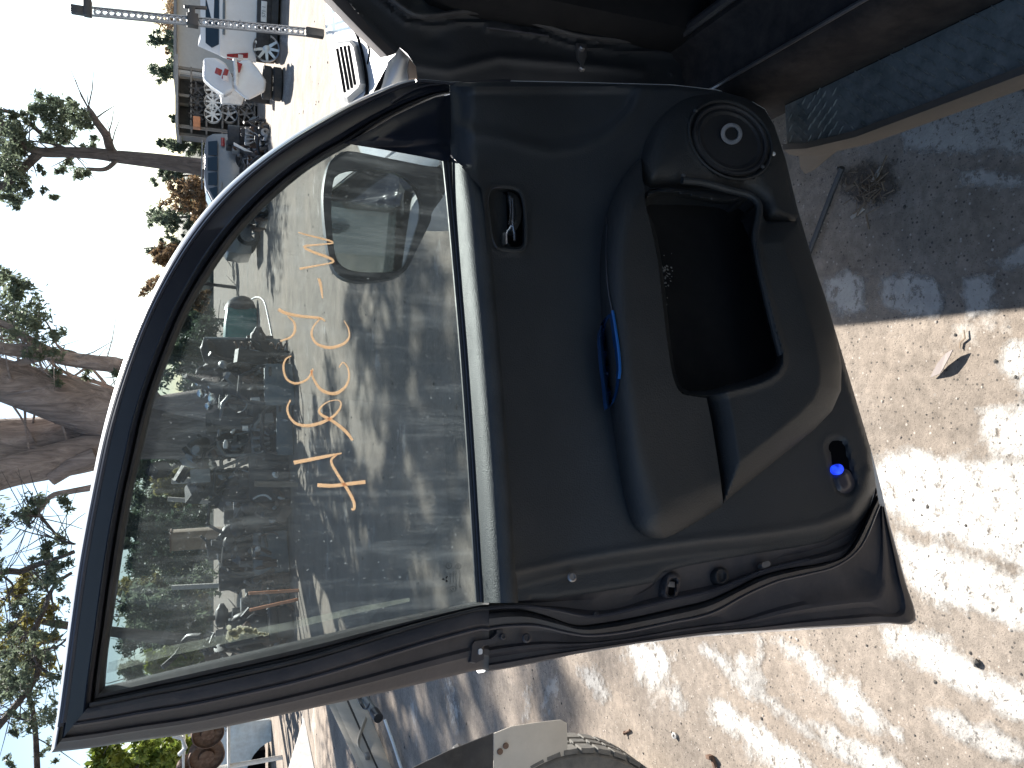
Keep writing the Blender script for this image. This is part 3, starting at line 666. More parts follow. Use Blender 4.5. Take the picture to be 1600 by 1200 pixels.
# windscreen pillar: sunlit edge strip and the pillar behind it, roof beyond the frame
PE = [AY(x, y, 1.47) for x, y in ((618, 84), (578, 44), (540, 5), (500, -40))]
PE += [Vector((.80, 1.15, 1.60)), Vector((.84, .95, 1.70))]
b = B(); b.loft([[p + Vector(q) for q in ((0, 0, 0), (-.012, -.01, .018), (-.004, .02, .026), (.03, .06, .03), (.06, .07, .0), (.05, .01, -.03))] for p in PE]); b.build("windscreen_pillar", surf('grey_pillar_trim', (.12, .105, .10), .55, dust=.4, dcol=(.22, .19, .17)), car, world=True)
CXC = 1.455
def mir(p): return Vector((2 * CXC - p.x, p.y, p.z))
b = B(); b.loft([[mir(p + Vector(q)) for q in ((0, 0, 0), (-.012, -.01, .018), (-.004, .02, .026), (.03, .06, .03), (.06, .07, .0), (.05, .01, -.03))] for p in PE]); b.build("windscreen_pillar", M['white'], car, world=True)
# roof
b = B(); rings = []
for y, z, x0 in ((.98, 1.70, .86), (.7, 1.775, .80), (.2, 1.80, .78), (-.8, 1.80, .78), (-1.7, 1.77, .79), (-1.95, 1.70, .84)):
    w = CXC - x0; rings.append([Vector((CXC + w * math.sin(a), y, z - .07 * (1 - math.cos(a)) ** .8 * 1.0 if True else z)) for a in [R(q) for q in range(-90, 91, 15)]] + [Vector((CXC + w * .95 * s_, y, z - .11)) for s_ in (1, .5, 0, -.5, -1)])
b.loft(rings); b.build("roof", M['white'], car, world=True, angle=40)
# left side behind the opening: centre pillar, rear door, rear wing; right side
def side(xb, sg, name):
    b = B(); XO = lambda z: xb + sg * (.0 if z < 1.15 else (z - 1.15) * .34)
    prof = [(.40, .02), (.52, -.01), (.75, -.02), (1.0, -.012), (1.15, .02)]
    ys = [(.34, 1), (.30, 1), (-.62, 1), (-.66, 1), (-1.9, 1), (-2.0, 1)]
    rings = [[Vector((xb + sg * d, y, z)) for z, d in prof] + [Vector((xb + sg * (d + .06), y, z)) for z, d in prof[::-1]] for y in (.34, .2, -.2, -1.02)]
    b.loft(rings); b.build("rear_door" if name == 'l' else "rear_door", M['white'], car, world=True, angle=35)
    b = B(); rings = [[Vector((xb + sg * d, y, z)) for z, d in prof] + [Vector((xb + sg * (d + .06), y, z)) for z, d in prof[::-1]] for y in (-1.032, -1.4, -1.8, -2.02)]
    b.loft(rings); b.build("rear_wing", M['white'], car, world=True, angle=35)
    for y0, y1 in ((.36, .22), (-.55, -.66), (-1.75, -2.0)):
        b = B(); b.loft([[Vector((xb + sg * (.015 + dx), y, 1.15)) for y, dx in ((y0, 0), (y1, 0), (y1, .05), (y0, .05))], [Vector((xb + sg * (.215 + dx), y - .04, 1.72)) for y, dx in ((y0, 0), (y1, 0), (y1, .05), (y0, .05))]]); b.build("window_pillar", M['white'], car, world=True)
    for y0, y1 in ((.20, -.54), (-.67, -1.74)):
        b = B(); b.loft([[Vector((xb + sg * (.03 + dx), y, 1.15)) for y, dx in ((y0, 0), (y1, 0), (y1, .006), (y0, .006))], [Vector((xb + sg * (.222 + dx), y - .04, 1.72)) for y, dx in ((y0, 0), (y1, 0), (y1, .006), (y0, .006))]]); b.build("side_window", M['cardark'], car, world=True)
M['cardark'] = surf('dark_car_glass', (.012, .014, .016), .06, var=.1, bmp=0)
side(.58, 1, 'l'); side(2.33, -1, 'r')
b = B(); b.box((2.28, 1.0, .78), (.06, 1.36, .74)); b.build("front_door", M['white'], car, world=True, bev=.01)
b = B(); b.box((CXC, -2.02, .78), (1.72, .08, .76)); b.build("tailgate", M['white'], car, world=True, bev=.02)
b = B(); b.box((.562, -.86, 1.09), (.02, .15, .055)); b.build("rear_door_handle", M['dkgap'], car, world=True, bev=.008)
b = B(); b.box((.572, -.86, 1.09), (.014, .20, .11)); b.build("rear_door_handle_cup", M['rubber'], car, world=True, bev=.004)
# cabin darkness: floor, seats, dashboard
b = B(); b.box((1.48, -.3, .50), (1.62, 3.3, .06)); b.build("cabin_floor", M['interior'], car, world=True)
b = B(); b.box((1.50, 1.50, .80), (1.56, .36, .62)); b.build("dashboard", M['interior'], car, world=True, bev=.05)
for x in (1.05, 1.86):
    b = B(); b.box((x, .55, .72), (.50, .50, .20)); b.box((x, .24, 1.05), (.48, .16, .64), rotm(R(-12), 0, 0)); b.build("front_seat", M['interior'], car, world=True, bev=.05)
b = B(); b.box((CXC, -.75, 1.0), (1.45, .2, .7)); b.build("rear_seat", M['interior'], car, world=True, bev=.05)
# windscreen
b = B(); b.loft([[PE[0] + Vector((.06, .07, 0)), mir(PE[0] + Vector((.06, .07, 0)))], [PE[-1] + Vector((.06, .07, 0)), mir(PE[-1] + Vector((.06, .07, 0)))]], False, False); b.build("windscreen", M['cardark'], car, world=True, smooth=False)
# sill
b = B(); b.loft([[Vector((x, y, z)) for x, z in ((.588, .33), (.588, .46), (.598, .512), (.63, .53), (.70, .535), (.72, .56), (.745, .56), (.76, .53), (.78, .33))] for y in (1.47, 1.38, 1.2, .9, .6, .35)])
b.build("sill", surf('dusty_sill', (.022, .020, .021), .8, dust=.5, dcol=(.085, .072, .064), dscale=14, spec=.15), car, world=True, angle=50)
B().tube([Vector((.735, y, .572)) for y in (1.40, 1.1, .8, .35)], .011, 8).build("sill_seal", M['rubber'], car, world=True)
B().tube([Vector((.612, y, .525)) for y in (1.38, 1.1, .8, .35)], .004, 6).build("sill_scuff_edge", M['steel'], car, world=True)
# side step with chequer plate
M['cheq'] = surf('worn_chequer_aluminium', (.125, .135, .125), .6, .0, var=.5, scale=14, dust=.95, dcol=(.24, .235, .22), dscale=45, bmp=.1)
ST = [G(1230, 226, .36), G(1262, 226, .36), G(1337, 208, .36), G(1600, 108, .36)]
xe = lambda y: float(np.interp(y, [ST[3].y, ST[2].y, ST[1].y, ST[0].y], [ST[3].x, ST[2].x, ST[1].x, ST[0].x]))
b = B(); b.loft([[Vector((xe(y), y, .36)), Vector((.586, y, .366)), Vector((.586, y, .345)), Vector((xe(y) + .01, y, .340))] for y in (ST[0].y, ST[1].y, ST[2].y, 1.0, ST[3].y, .4, -.4)])
step = b.build("side_step", M['cheq'], car, world=True, smooth=False)
b = B(); ck = random.Random(9)
yy = ST[0].y - .015
row = 0
while yy > .45:
    xx = xe(yy) + .012 + (.011 if row % 2 else 0)
    while xx < .585:
        a = R(40) if (row + int(xx * 90)) % 2 else R(-40)
        dv = Vector((math.cos(a), math.sin(a), 0)); pv = Vector((-dv.y, dv.x, 0))
        c = Vector((xx, yy, .3655 - (.585 - xx) * .035)); l, w = .0095, .0022
        if ck.random() < .86: b.add([c + dv * l, c + pv * w, c - dv * l, c - pv * w, c + ZUP * .0022 + dv * l * .5, c + ZUP * .0022 - dv * l * .5], [(0, 1, 4), (1, 2, 5, 4), (2, 3, 5), (3, 0, 4, 5)])
        xx += .022
    yy -= .0135; row += 1
o = b.build("chequer_bars", M['cheq'], step, world=True, smooth=False); o["kind"] = "stuff"
M['rail'] = surf('brown_dusty_rail', (.075, .062, .052), .55, dust=.5, dcol=(.13, .11, .09), dscale=18)
b = B(); b.loft([[Vector((xe(y) + q[0], y, .352 + q[1])) for q in ((.004, .012), (-.008, .010), (-.016, -.004), (-.018, -.022), (-.006, -.028), (.006, -.02))] for y in (ST[0].y + .01, ST[1].y, ST[2].y, 1.0, ST[3].y, .4, -.4)]); b.build("step_rail", M['rail'], step, world=True, angle=50)
FLP = [(1246, 232), (1290, 224), (1335, 212), (1322, 226), (1296, 246), (1272, 266), (1258, 272), (1250, 262)]
fp = [G(x, y, .36 - .10 * min(1, max(0, (y - np.interp(x, [1246, 1335], [232, 212])) / 45))) for x, y in FLP]
b = B(); b.prism(fp, Vector((.004, .004, -.006))); b.build("step_end_flap", M['rail'], step, world=True, bev=.001)
# thin dark hose lying on the ground beside the step
B().tube([G(1316, 262, .03), G(1300, 300, .012), G(1262, 400, .012)], .007, 8).build("ground_hose", M['rubber'], step, world=True)
# bonnet with louvred vent, wing, cowl
def BZ(x, y): return 1.085 - .06 * ((x - CXC) / .85) ** 2 - .035 * max(0, (y - 2.2)) ** 1.6
OUTL = [(.66, 1.72), (.66, 2.1), (.68, 2.35), (.76, 2.58), (.94, 2.80), (1.2, 3.02), (1.455, 3.14)]
b = B(); rings = []
for k in range(22):
    y = 1.72 + (3.14 - 1.72) * k / 21
    xl = float(np.interp(y, [p[1] for p in OUTL], [p[0] for p in OUTL])); w = CXC - xl
    row = [Vector((CXC + w * t, y, BZ(CXC + w * t, y) - .03 * abs(t) ** 8)) for t in np.linspace(-1, 1, 19)]
    rings.append(row)
b.loft(rings, False, False); b.loft([[p - ZUP * .02 for p in r_] for r_ in rings], False, False)
el = [r_[0] for r_ in rings] + rings[-1][1:] + [r_[-1] for r_ in rings[::-1]][1:]
b.loft([el, [p - ZUP * .05 for p in el]], False, False)
bon = b.build("bonnet", M['white'], car, world=True, angle=45)
def ONB(x, y, d=0.0):
    p = G(x, y, 1.06)
    for _ in range(4): p = G(x, y, BZ(p.x, p.y) + d)
    return p
M['alum0'] = surf('pale_vent_plastic', (.33, .33, .33), .6, bmp=0, spec=.2)
VF = rr_px(551, 115, 52, 106, 8, 5, .22)
VO = [(520, 72), (524, 66), (548, 62), (558, 70), (566, 100), (572, 132), (569, 142), (545, 162), (537, 160), (530, 140), (523, 100)]
VI = [(521, 74), (526, 69), (546, 66), (552, 74), (558, 104), (562, 130), (559, 137), (542, 152), (537, 150), (531, 135), (524, 100)]
b = B(); b.loft([[ONB(x, y, .002) for x, y in VO], [ONB(x, y, .030) for x, y in VI]]); vf = b.build("vent_frame", M['alum0'], bon, world=True, angle=30)
for x0, y0, x1, y1 in ((526.5, 76, 538.5, 145), (532, 73, 544, 141), (538, 72, 549.5, 138), (544, 71, 554.5, 133)):
    b = B(); b.prism([ONB(x, y, .0315) for x, y in ((x0 - 1.5, y0), (x0 + 1.5, y0 - .6), (x1 + 1.5, y1 - .6), (x1 - 1.5, y1))], ZUP * .001); b.build("vent_slot", M['dkgap'], bon, world=True, smooth=False)
B().tube([ONB(x, y, .001) for x, y in spline([(552, 44), (560, 60), (568, 90), (573, 120), (573, 145), (563, 160), (548, 168)], 30)], .005, 6).build("vent_shut_line", M['dkgap'], bon, world=True)
B().tube([ONB(x, y, .001) for x, y in spline([(546, 40), (556, 38), (570, 46), (571, 62), (577, 80), (574, 100)], 24)], .0022, 5).build("bonnet_crack", M['dkgap'], bon, world=True)
# wing below the bonnet, cowl corner, headlamp end
b = B(); rings = []
for k in range(16):
    y = 1.75 + (3.12 - 1.75) * k / 15; xl = .648 + .25 * max(0, (y - 2.75) / .37) ** 2
    inset = 0
    rings.append([Vector((xl - .0 + .02, y, BZ(.66, y) - .035)), Vector((xl - .03, y, BZ(.66, y) - .06)), Vector((xl - .07 + inset, y, .90)), Vector((xl - .08 + inset, y, .70)), Vector((xl - .06 + inset, y, .45)), Vector((xl + .02, y, .45))])
b.loft(rings); b.build("front_wing", M['white'], car, world=True, angle=45)
CW = [(606, 96), (617, 86), (624, 74), (640, 90), (661, 119), (645, 124), (625, 128), (600, 150), (585, 165), (598, 130)]
relief("cowl_corner", CW, lambda X, Y: .012 * np.sin((X + .4 * Y) / 5.5) * ss(0, 8, sd(CW, X, Y)), M['white'], 3, car, place=lambda x, y, d=0.0: AY(x, y, 1.50 - d), skirt=.02, angle=60)
b = B(); b.prism([AY(x, y, 1.49) for x, y in ((638, 108), (640, 92), (662, 120), (640, 123))], Vector((0, .01, 0))); b.build("cowl_patch", surf('tan_primer', (.30, .23, .18), .7), car, world=True, smooth=False)
b = B(); b.prism([AY(x, y, 1.56) for x, y in ((604, 104), (602, 140), (582, 146), (590, 130))], Vector((0, .01, 0))); b.build("cowl_gap", M['dkgap'], car, world=True, smooth=False)
b = B(); b.loft([[Vector((CXC + s_ * w, y, z)) for s_, z in ((-1, .98), (1, .98), (1, .5), (-1, .5))] for y, w in ((2.45, .78), (2.8, .55), (3.05, .3))]); b.build("grille_panel", M['white'], car, world=True, bev=.02)
b = B(); b.box((CXC, 2.1, .7), (1.2, 1.1, .5)); b.build("engine_bay", M['interior'], car, world=True)
# bull bar at the nose, its uprights
M['bar'] = surf('black_bar_paint', (.018, .018, .02), .4, dust=.3, dcol=(.12, .1, .09))
b = B(); b.tube([Vector((.75, 2.75, .66)), Vector((.95, 3.3, .66)), Vector((1.3, 3.55, .66)), Vector((1.8, 3.55, .66)), Vector((2.1, 3.2, .66))], .035, 10)
b.tube([Vector((1.25, 3.5, .66)), Vector((1.25, 3.5, .42)), Vector((1.25, 3.0, .42))], .03, 8); b.tube([Vector((1.7, 3.5, .66)), Vector((1.7, 3.5, .42)), Vector((1.7, 3.0, .42))], .03, 8)
JB = AY(506, 53, 3.5)
b.tube([Vector((JB.x, 3.5, .66)), Vector((JB.x, 3.5, JB.z - .03))], .02, 8)
b.build("bull_bar", M['bar'], car, world=True)
# wheels
M['tyre'] = surf('tyre_rubber', (.022, .022, .023), .75, var=.25, dust=.4, dcol=(.11, .095, .08), bmp=.2, bscale=60)
M['alloy'] = surf('worn_alloy', (.45, .46, .47), .35, .8, var=.25, dust=.3)
def wheel(parent, c, axis, r, w, name="wheel", spokes=6, world=True, rim='alloy', tyre=True):
    c = Vector(c); ax = Vector(axis).normalized(); b = B()
    if tyre:
        b.lathe([(r * .62, -w / 2), (r * .78, -w * .54), (r * .93, -w * .52), (r * .985, -w * .40), (r, -w * .2), (r, w * .2), (r * .985, w * .40), (r * .93, w * .52), (r * .78, w * .54), (r * .62, w / 2), (r * .60, 0)], c, ax, 28, cap=False)
        t = b.build(name, M['tyre'], parent, world=world, angle=30)
        pr = t
    b = B(); q = r * .62
    b.lathe([(q, -w * .45), (q * .96, -w * .40), (q * .90, -w * .1), (q * .90, w * .30), (q * .97, w * .42), (q * 1.02, w * .46), (q * 1.02, w * .42)], c, ax, 28, cap=False)
    b.lathe([(q * .30, w * .10), (q * .30, w * .30), (q * .18, w * .34), (0, w * .34)], c, ax, 14)
    a = ax.orthogonal().normalized(); d = ax.cross(a)
    for k in range(spokes):
        t_ = 2 * math.pi * k / spokes; u = a * math.cos(t_) + d * math.sin(t_); p = ax.cross(u)
        b.loft([[c + u * q * .2 + p * q * .12 + ax * w * e for e in (.10, .30)] + [c + u * q * .2 - p * q * .12 + ax * w * e for e in (.30, .10)], [c + u * q * .95 + p * q * .09 + ax * w * e for e in (.14, .38)] + [c + u * q * .95 - p * q * .09 + ax * w * e for e in (.38, .14)]])
    return b.build("rim" if tyre else name, M[rim], pr if tyre else parent, world=world, angle=35)
for y in (2.15, -1.15):
    wheel(car, (.74, y, .38), (-1, 0, 0), .38, .25); wheel(car, (2.17, y, .38), (1, 0, 0), .38, .25)
b = B(); b.box((CXC, .4, .36), (1.3, 3.6, .14)); b.build("chassis", M['interior'], car, world=True)

# ================================================================== farm jack standing on the bull bar
jk = root("farm_jack", "tall perforated steel farm jack standing upright beyond the white bonnet", "jack", JB)
JT = AY(113, 15, 3.5)
ja = (JT - JB); jl = ja.length; jd = ja.normalized(); js = Vector((1, 0, 0)); js = (js - jd * js.dot(jd)).normalized(); jf = jd.cross(js)
M['galv'] = surf('galvanised_steel', (.30, .31, .33), .45, .6, var=.3, dust=.25, dcol=(.25, .2, .16))
b = B()
n = 33; hw = .014
for s_ in (-1, 1): b.loft([[JB + jd * t + js * s_ * hw * a + jf * e for a, e in ((1.0, -.008), (1.25, -.008), (1.25, .008), (1.0, .008))] for t in (.08, jl - .05)])
for k in range(n):
    c = JB + jd * (.10 + (jl - .19) * k / (n - 1)); b.torus(c, jf, .0115, .0048, 14, 6)
b.build("perforated_bar", M['galv'], jk, world=True)
b = B(); b.box(JB + jd * .04, (.035, .035, .08)); b.build("foot", M['bar'], jk, world=True, bev=.006)
b = B(); b.box(JT - jd * .02, (.032, .03, .05)); b.box(JT - jd * .055 + js * .012, (.065, .036, .03)); b.tube([JT - jd * .05 + js * .04, JT - jd * .055 + js * .075], .012, 8); b.build("top_clamp", M['bar'], jk, world=True, bev=.004)
cm = AY(301, 32, 3.5)
b = B(); b.box(cm, (.05, .04, .045)); b.box(cm + js * .036, (.036, .03, .025)); b.tube([cm + js * .055 + jd * .03, cm + js * .058 - jd * .06], .008, 8); b.build("running_gear", M['bar'], jk, world=True, bev=.004)
# ================================================================== the yard: worn bitumen, white patches, litter
m, nt, bs = newmat('worn_yard_bitumen')
tc = nt.nodes.new("ShaderNodeTexCoord"); V = tc.outputs["Object"]
def n_(s, d=6, r=.6, di=0.0, vec=V): return tex(nt, "ShaderNodeTexNoise", s, d, r, vec=vec, dist=di).outputs["Fac"]
big = ramp(nt, n_(.35, 5), [(.3, (.19, .168, .146)), (.7, (.30, .240, .188))])
mid = ramp(nt, n_(2.2, 8, .7), [(.3, .62), (.7, 1.32)])
c = mix(nt, 1.0, big, mid, 'MULTIPLY')
mpst = nt.nodes.new("ShaderNodeMapping"); nt.links.new(V, mpst.inputs[0]); mpst.inputs["Scale"].default_value = (2.2, .5, 1); mpst.inputs["Rotation"].default_value = (0, 0, R(-25))
st = ramp(nt, n_(1.3, 7, .7, .6, vec=mpst.outputs[0]), [(.52, 0.0), (.66, .55)])
c = mix(nt, st, c, (.31, .27, .235))
sm = ramp(nt, n_(34, 5, .7), [(.3, .70), (.72, 1.28)]); c = mix(nt, 1.0, c, sm, 'MULTIPLY')
vo = nt.nodes.new("ShaderNodeTexVoronoi"); nt.links.new(V, vo.inputs["Vector"]); vo.inputs["Scale"].default_value = 95; vo.inputs["Randomness"].default_value = 1
pk = ramp(nt, vo.outputs["Distance"], [(.0, 1.0), (.22, 1.0), (.30, 0.0)])
rc = nt.nodes.new("ShaderNodeSeparateColor"); nt.links.new(vo.outputs["Color"], rc.inputs[0])
dk = ramp(nt, rc.outputs[0], [(.70, 0.0), (.76, .8)]); lt = ramp(nt, rc.outputs[1], [(.86, 0.0), (.90, .7)])
c = mix(nt, mix(nt, 1.0, pk, dk, 'MULTIPLY'), c, (.045, .042, .04)); c = mix(nt, mix(nt, 1.0, pk, lt, 'MULTIPLY'), c, (.42, .38, .34))
vo2 = nt.nodes.new("ShaderNodeTexVoronoi"); nt.links.new(V, vo2.inputs["Vector"]); vo2.inputs["Scale"].default_value = 210
rc2 = nt.nodes.new("ShaderNodeSeparateColor"); nt.links.new(vo2.outputs["Color"], rc2.inputs[0])
c = mix(nt, mix(nt, 1.0, ramp(nt, vo2.outputs["Distance"], [(.22, 1.0), (.36, 0.0)]), ramp(nt, rc2.outputs[0], [(.55, 0.0), (.62, .6)]), 'MULTIPLY'), c, (.085, .07, .06))
# pale lime-washed patches worn through
wp = ramp(nt, n_(1.1, 9, .72, .3), [(.60, 0.0), (.645, .55)])
c = mix(nt, wp, c, (.50, .47, .43))
nt.links.new(c, bs.inputs["Base Color"]); bs.inputs["Roughness"].default_value = .9; bs.inputs["Specular IOR Level"].default_value = .25
bump(nt, bs, n_(150, 6, .8), .5, .006)
M['ground'] = m
b = B(); gx = [-600, -200, -60, -25, -12, -6, -3, 0, 3, 6, 12, 25, 60, 200, 600]; gy = [-200, -60, -20, -8, -3, 0, 1, 2, 3, 5, 8, 12, 18, 26, 40, 70, 150, 400, 900]
b.add([(x, y, 0) for y in gy for x in gx], [(j * len(gx) + i, j * len(gx) + i + 1, (j + 1) * len(gx) + i + 1, (j + 1) * len(gx) + i) for j in range(len(gy) - 1) for i in range(len(gx) - 1)])
ground = b.build("ground", M['ground'], None, smooth=False); prop(ground, "worn brown and grey bitumen yard with white patches", "ground", kind="structure")
def patchmat(name, col, lo, hi, sc):
    m, nt, bs = newmat(name); nt.links.new(mix(nt, 1.0, col, ramp(nt, tex(nt, "ShaderNodeTexNoise", 14, 8, .7).outputs["Fac"], [(.25, .72), (.7, 1.12)]), 'MULTIPLY'), bs.inputs["Base Color"])
    f = tex(nt, "ShaderNodeTexNoise", sc, 9, .72).outputs["Fac"]; at = nt.nodes.new("ShaderNodeAttribute"); at.attribute_name = "edge"
    ma = nt.nodes.new("ShaderNodeMath"); ma.operation = 'ADD'; nt.links.new(f, ma.inputs[0])
    mb = nt.nodes.new("ShaderNodeMath"); mb.operation = 'MULTIPLY_ADD'; nt.links.new(at.outputs["Fac"], mb.inputs[0]); mb.inputs[1].default_value = .80; mb.inputs[2].default_value = -.44
    nt.links.new(mb.outputs[0], ma.inputs[1])
    spk = ramp(nt, tex(nt, "ShaderNodeTexNoise", 120, 3, .6).outputs["Fac"], [(.30, 0.0), (.38, 1.0)])
    al = ramp(nt, ma.outputs[0], [(lo, 0.0), (hi, 1.0)])
    er = ramp(nt, tex(nt, "ShaderNodeTexNoise", 26, 9, .8).outputs["Fac"], [(.36, 0.0), (.47, 1.0)]); nt.links.new(mix(nt, 1.0, mix(nt, 1.0, al, spk, 'MULTIPLY'), er, 'MULTIPLY'), bs.inputs["Alpha"])
    bs.inputs["Roughness"].default_value = .85
    bump(nt, bs, tex(nt, "ShaderNodeTexNoise", 90, 5, .7).outputs["Fac"], .5, .008)
    return m
M['wp'] = patchmat('worn_white_paint', (.47, .45, .42), .34, .56, 12)
M['wp2'] = patchmat('scuffed_white_paint', (.37, .35, .325), .42, .68, 18)
M['wp3'] = patchmat('streaked_white_paint', (.60, .575, .53), .47, .60, 9)
M['dirt'] = patchmat('loose_brown_dirt', (.10, .08, .065), .40, .62, 18)
def patch(px, mt, z=.004, name="paint_patch", grow=22):
    """flat worn paint: a fine sheet whose 'edge' attribute falls off at the outline"""
    xs = [p[0] for p in px]; ys = [p[1] for p in px]; step = max(5, (max(xs) - min(xs)) / 40)
    X, Y = np.meshgrid(np.arange(min(xs) - grow, max(xs) + grow + step, step), np.arange(min(ys) - grow, max(ys) + grow + step, step))
    e = np.clip((sd(px, X, Y) + grow) / (2 * grow), 0, 1); h, w = X.shape
    vs = [G(X[i, j], Y[i, j], z) for i in range(h) for j in range(w)]
    fs = [(i * w + j, i * w + j + 1, (i + 1) * w + j + 1, (i + 1) * w + j) for i in range(h - 1) for j in range(w - 1) if max(e[i, j], e[i + 1, j + 1], e[i + 1, j], e[i, j + 1]) > 0]
    used = sorted({q for f in fs for q in f}); mp = {q: k for k, q in enumerate(used)}
    me = bpy.data.meshes.new(name); me.from_pydata([tuple(vs[q]) for q in used], [], [tuple(mp[q] for q in f) for f in fs]); me.update()
    at = me.attributes.new("edge", 'FLOAT', 'POINT'); at.data.foreach_set("value", [float(e.flat[q]) for q in used])
    return link(name, me, M[mt], ground)
zc = [.0012]
def nz(): zc[0] += .00015; return zc[0]
for px, mt in (
    ([(1366, 712), (1440, 706), (1520, 722), (1640, 716), (1640, 900), (1560, 872), (1480, 842), (1400, 812), (1378, 800)], 'wp'),
    ([(1540, 640), (1640, 630), (1640, 720), (1580, 716), (1545, 690)], 'wp'),
    ([(1568, 540), (1640, 510), (1640, 600), (1590, 600), (1570, 575)], 'wp'),
    ([(1376, 985), (1420, 975), (1470, 1005), (1540, 1050), (1640, 1100), (1640, 1150), (1560, 1110), (1480, 1060), (1400, 1020)], 'wp'),
    ([(1405, 840), (1500, 862), (1640, 920), (1640, 985), (1540, 960), (1450, 935), (1418, 900)], 'wp'),
    ([(1108, 1094), (1130, 1094), (1180, 1130), (1240, 1172), (1300, 1230), (1240, 1230), (1170, 1165), (1116, 1120)], 'wp'),
    ([(1222, 1004), (1250, 1012), (1310, 1060), (1370, 1105), (1400, 1150), (1360, 1140), (1300, 1098), (1262, 1050)], 'wp'),
    ([(1150, 1032), (1170, 1030), (1186, 1060), (1184, 1084), (1162, 1086), (1150, 1064)], 'wp'),
    ([(980, 1008), (1020, 1004), (1050, 1030), (1026, 1070), (1000, 1060), (986, 1030)], 'wp'),
    ([(1036, 1072), (1066, 1066), (1076, 1100), (1070, 1120), (1048, 1104)], 'wp2'),
    ([(1080, 1010), (1110, 1005), (1160, 1040), (1200, 1080), (1260, 1130), (1340, 1190), (1320, 1194), (1240, 1140), (1160, 1075)], 'wp2'),
    ([(1180, 990), (1196, 990), (1186, 1090), (1174, 1088)], 'wp2'),
    ([(1286, 428), (1330, 420), (1360, 440), (1352, 490), (1310, 496), (1290, 470)], 'wp2'),
    ([(1372, 430), (1430, 424), (1470, 440), (1484, 486), (1452, 500), (1400, 492), (1374, 470)], 'wp2'),
    ([(1500, 430), (1560, 424), (1556, 486), (1510, 500)], 'wp2'),
    ([(1400, 176), (1480, 150), (1620, 130), (1620, 250), (1560, 240), (1480, 244), (1410, 236)], 'wp2'),
    ([(1490, 262), (1540, 262), (1620, 270), (1620, 300), (1500, 290)], 'wp2'),
    ([(1540, 408), (1590, 380), (1640, 370), (1640, 420), (1570, 424)], 'wp2'),
    ([(1250, 1120), (1300, 1130), (1400, 1180), (1460, 1230), (1380, 1230), (1300, 1180)], 'wp2'),
    ([(1440, 1100), (1500, 1110), (1600, 1160), (1640, 1200), (1560, 1190), (1480, 1150)], 'wp2'),
    ([(900, 1040), (930, 1036), (960, 1090), (940, 1100), (910, 1070)], 'wp2'),
    ([(690, 1060), (700, 1050), (722, 1110), (716, 1150), (706, 1140)], 'wp2'),
    ([(820, 1070), (830, 1068), (828, 1124), (816, 1126)], 'wp2'),
    ([(1312, 262), (1390, 250), (1404, 290), (1392, 316), (1340, 324), (1316, 300)], 'dirt'),
    ([(400, 40), (470, 60), (474, 74), (404, 300), (398, 300), (455, 80)], 'wp2'),
): patch(px, mt, nz(), grow=20 if mt == 'wp2' else 34, name="paint_patch" if mt != 'dirt' else "dirt_patch")
# loose stones (nobody could count them)
ico = [(0, 0, 1), (.89, 0, .45), (.28, .85, .45), (-.72, .53, .45), (-.72, -.53, .45), (.28, -.85, .45), (.9, .1, -.1), (-.2, .9, -.1), (-.8, -.5, -.1), (.2, -.9, -.1)]
icf = [(0, 1, 2), (0, 2, 3), (0, 3, 4), (0, 4, 5), (0, 5, 1), (1, 6, 2), (2, 6, 7), (2, 7, 3), (3, 7, 8), (3, 8, 4), (4, 8, 9), (4, 9, 5), (5, 9, 6), (5, 6, 1)]
gr = random.Random(21)
def stones(n, mt, lab, xr, yr, smin, smax):
    b = B()
    for k in range(n):
        y = gr.uniform(*yr) ** 1.0; x = gr.uniform(*xr); s_ = gr.uniform(smin, smax) * gr.random() ** .8 + smin * .5; a = gr.uniform(0, 6.28)
        b.add([Vector((x, y, 0)) + Vector((s_ * (p[0] * math.cos(a) - p[1] * math.sin(a)) * gr.uniform(.7, 1.3), s_ * (p[0] * math.sin(a) + p[1] * math.cos(a)), s_ * (p[2] * .6 + .08))) for p in ico], icf)
    o = b.build("gravel", mt, None, smooth=False); return prop(o, lab, "gravel", kind="stuff")
M['stone_d'] = surf('dark_chips', (.06, .055, .05), .9, bmp=0); M['stone_l'] = surf('pale_chips', (.36, .32, .28), .9, bmp=0)
stones(1500, M['stone_d'], "dark bitumen chips scattered over the yard near the door", (-2.4, .9), (.75, 4.2), .0012, .0055)
stones(900, M['stone_l'], "pale grit scattered over the yard near the door", (-2.4, .9), (.75, 4.2), .0012, .005)
stones(380, M['stone_d'], "dark crumbs strewn further out on the yard", (-6, 6), (4, 14), .006, .02)
# single pieces of litter
def litter(name, label, cat, px, mat, pts, h=.004, z=.006, lift=0.0):
    c = G(px[0], px[1], z); o = root(name, label, cat, (c.x, c.y, 0))
    poly = [G(px[0] + x, px[1] + y, z) for x, y in pts]; n = len(poly)
    lf = [ZUP * lift * math.sin(math.pi * k / n) for k in range(n)]
    b = B(); b.prism([p + l for p, l in zip(poly, lf)], ZUP * h); b.build("body", mat, o, world=True, smooth=False); return o
M['leaf'] = surf('grey_dry_leaf', (.20, .17, .16), .8, bmp=.2); M['bark'] = surf('brown_bark_chip', (.16, .12, .085), .9, bmp=.4); M['straw'] = surf('pale_splinter', (.33, .30, .26), .8)
litter("gum_leaf", "curled grey gum leaf on the sunlit ground beside the car's shadow", "leaf", (1478, 570), M['leaf'], [(-24, 20), (-10, -2), (6, -18), (18, -24), (10, -8), (0, 8), (-6, 14)], .002, .006, .012)
litter("leaf_stalk", "thin dark stalk by the curled grey gum leaf", "twig", (1507, 530), M['bark'], [(-8, 14), (-7, 5), (1, -2), (0, -14), (1, -15), (3, -1), (-5, 6), (-6, 15)], .0015, .003, .002)
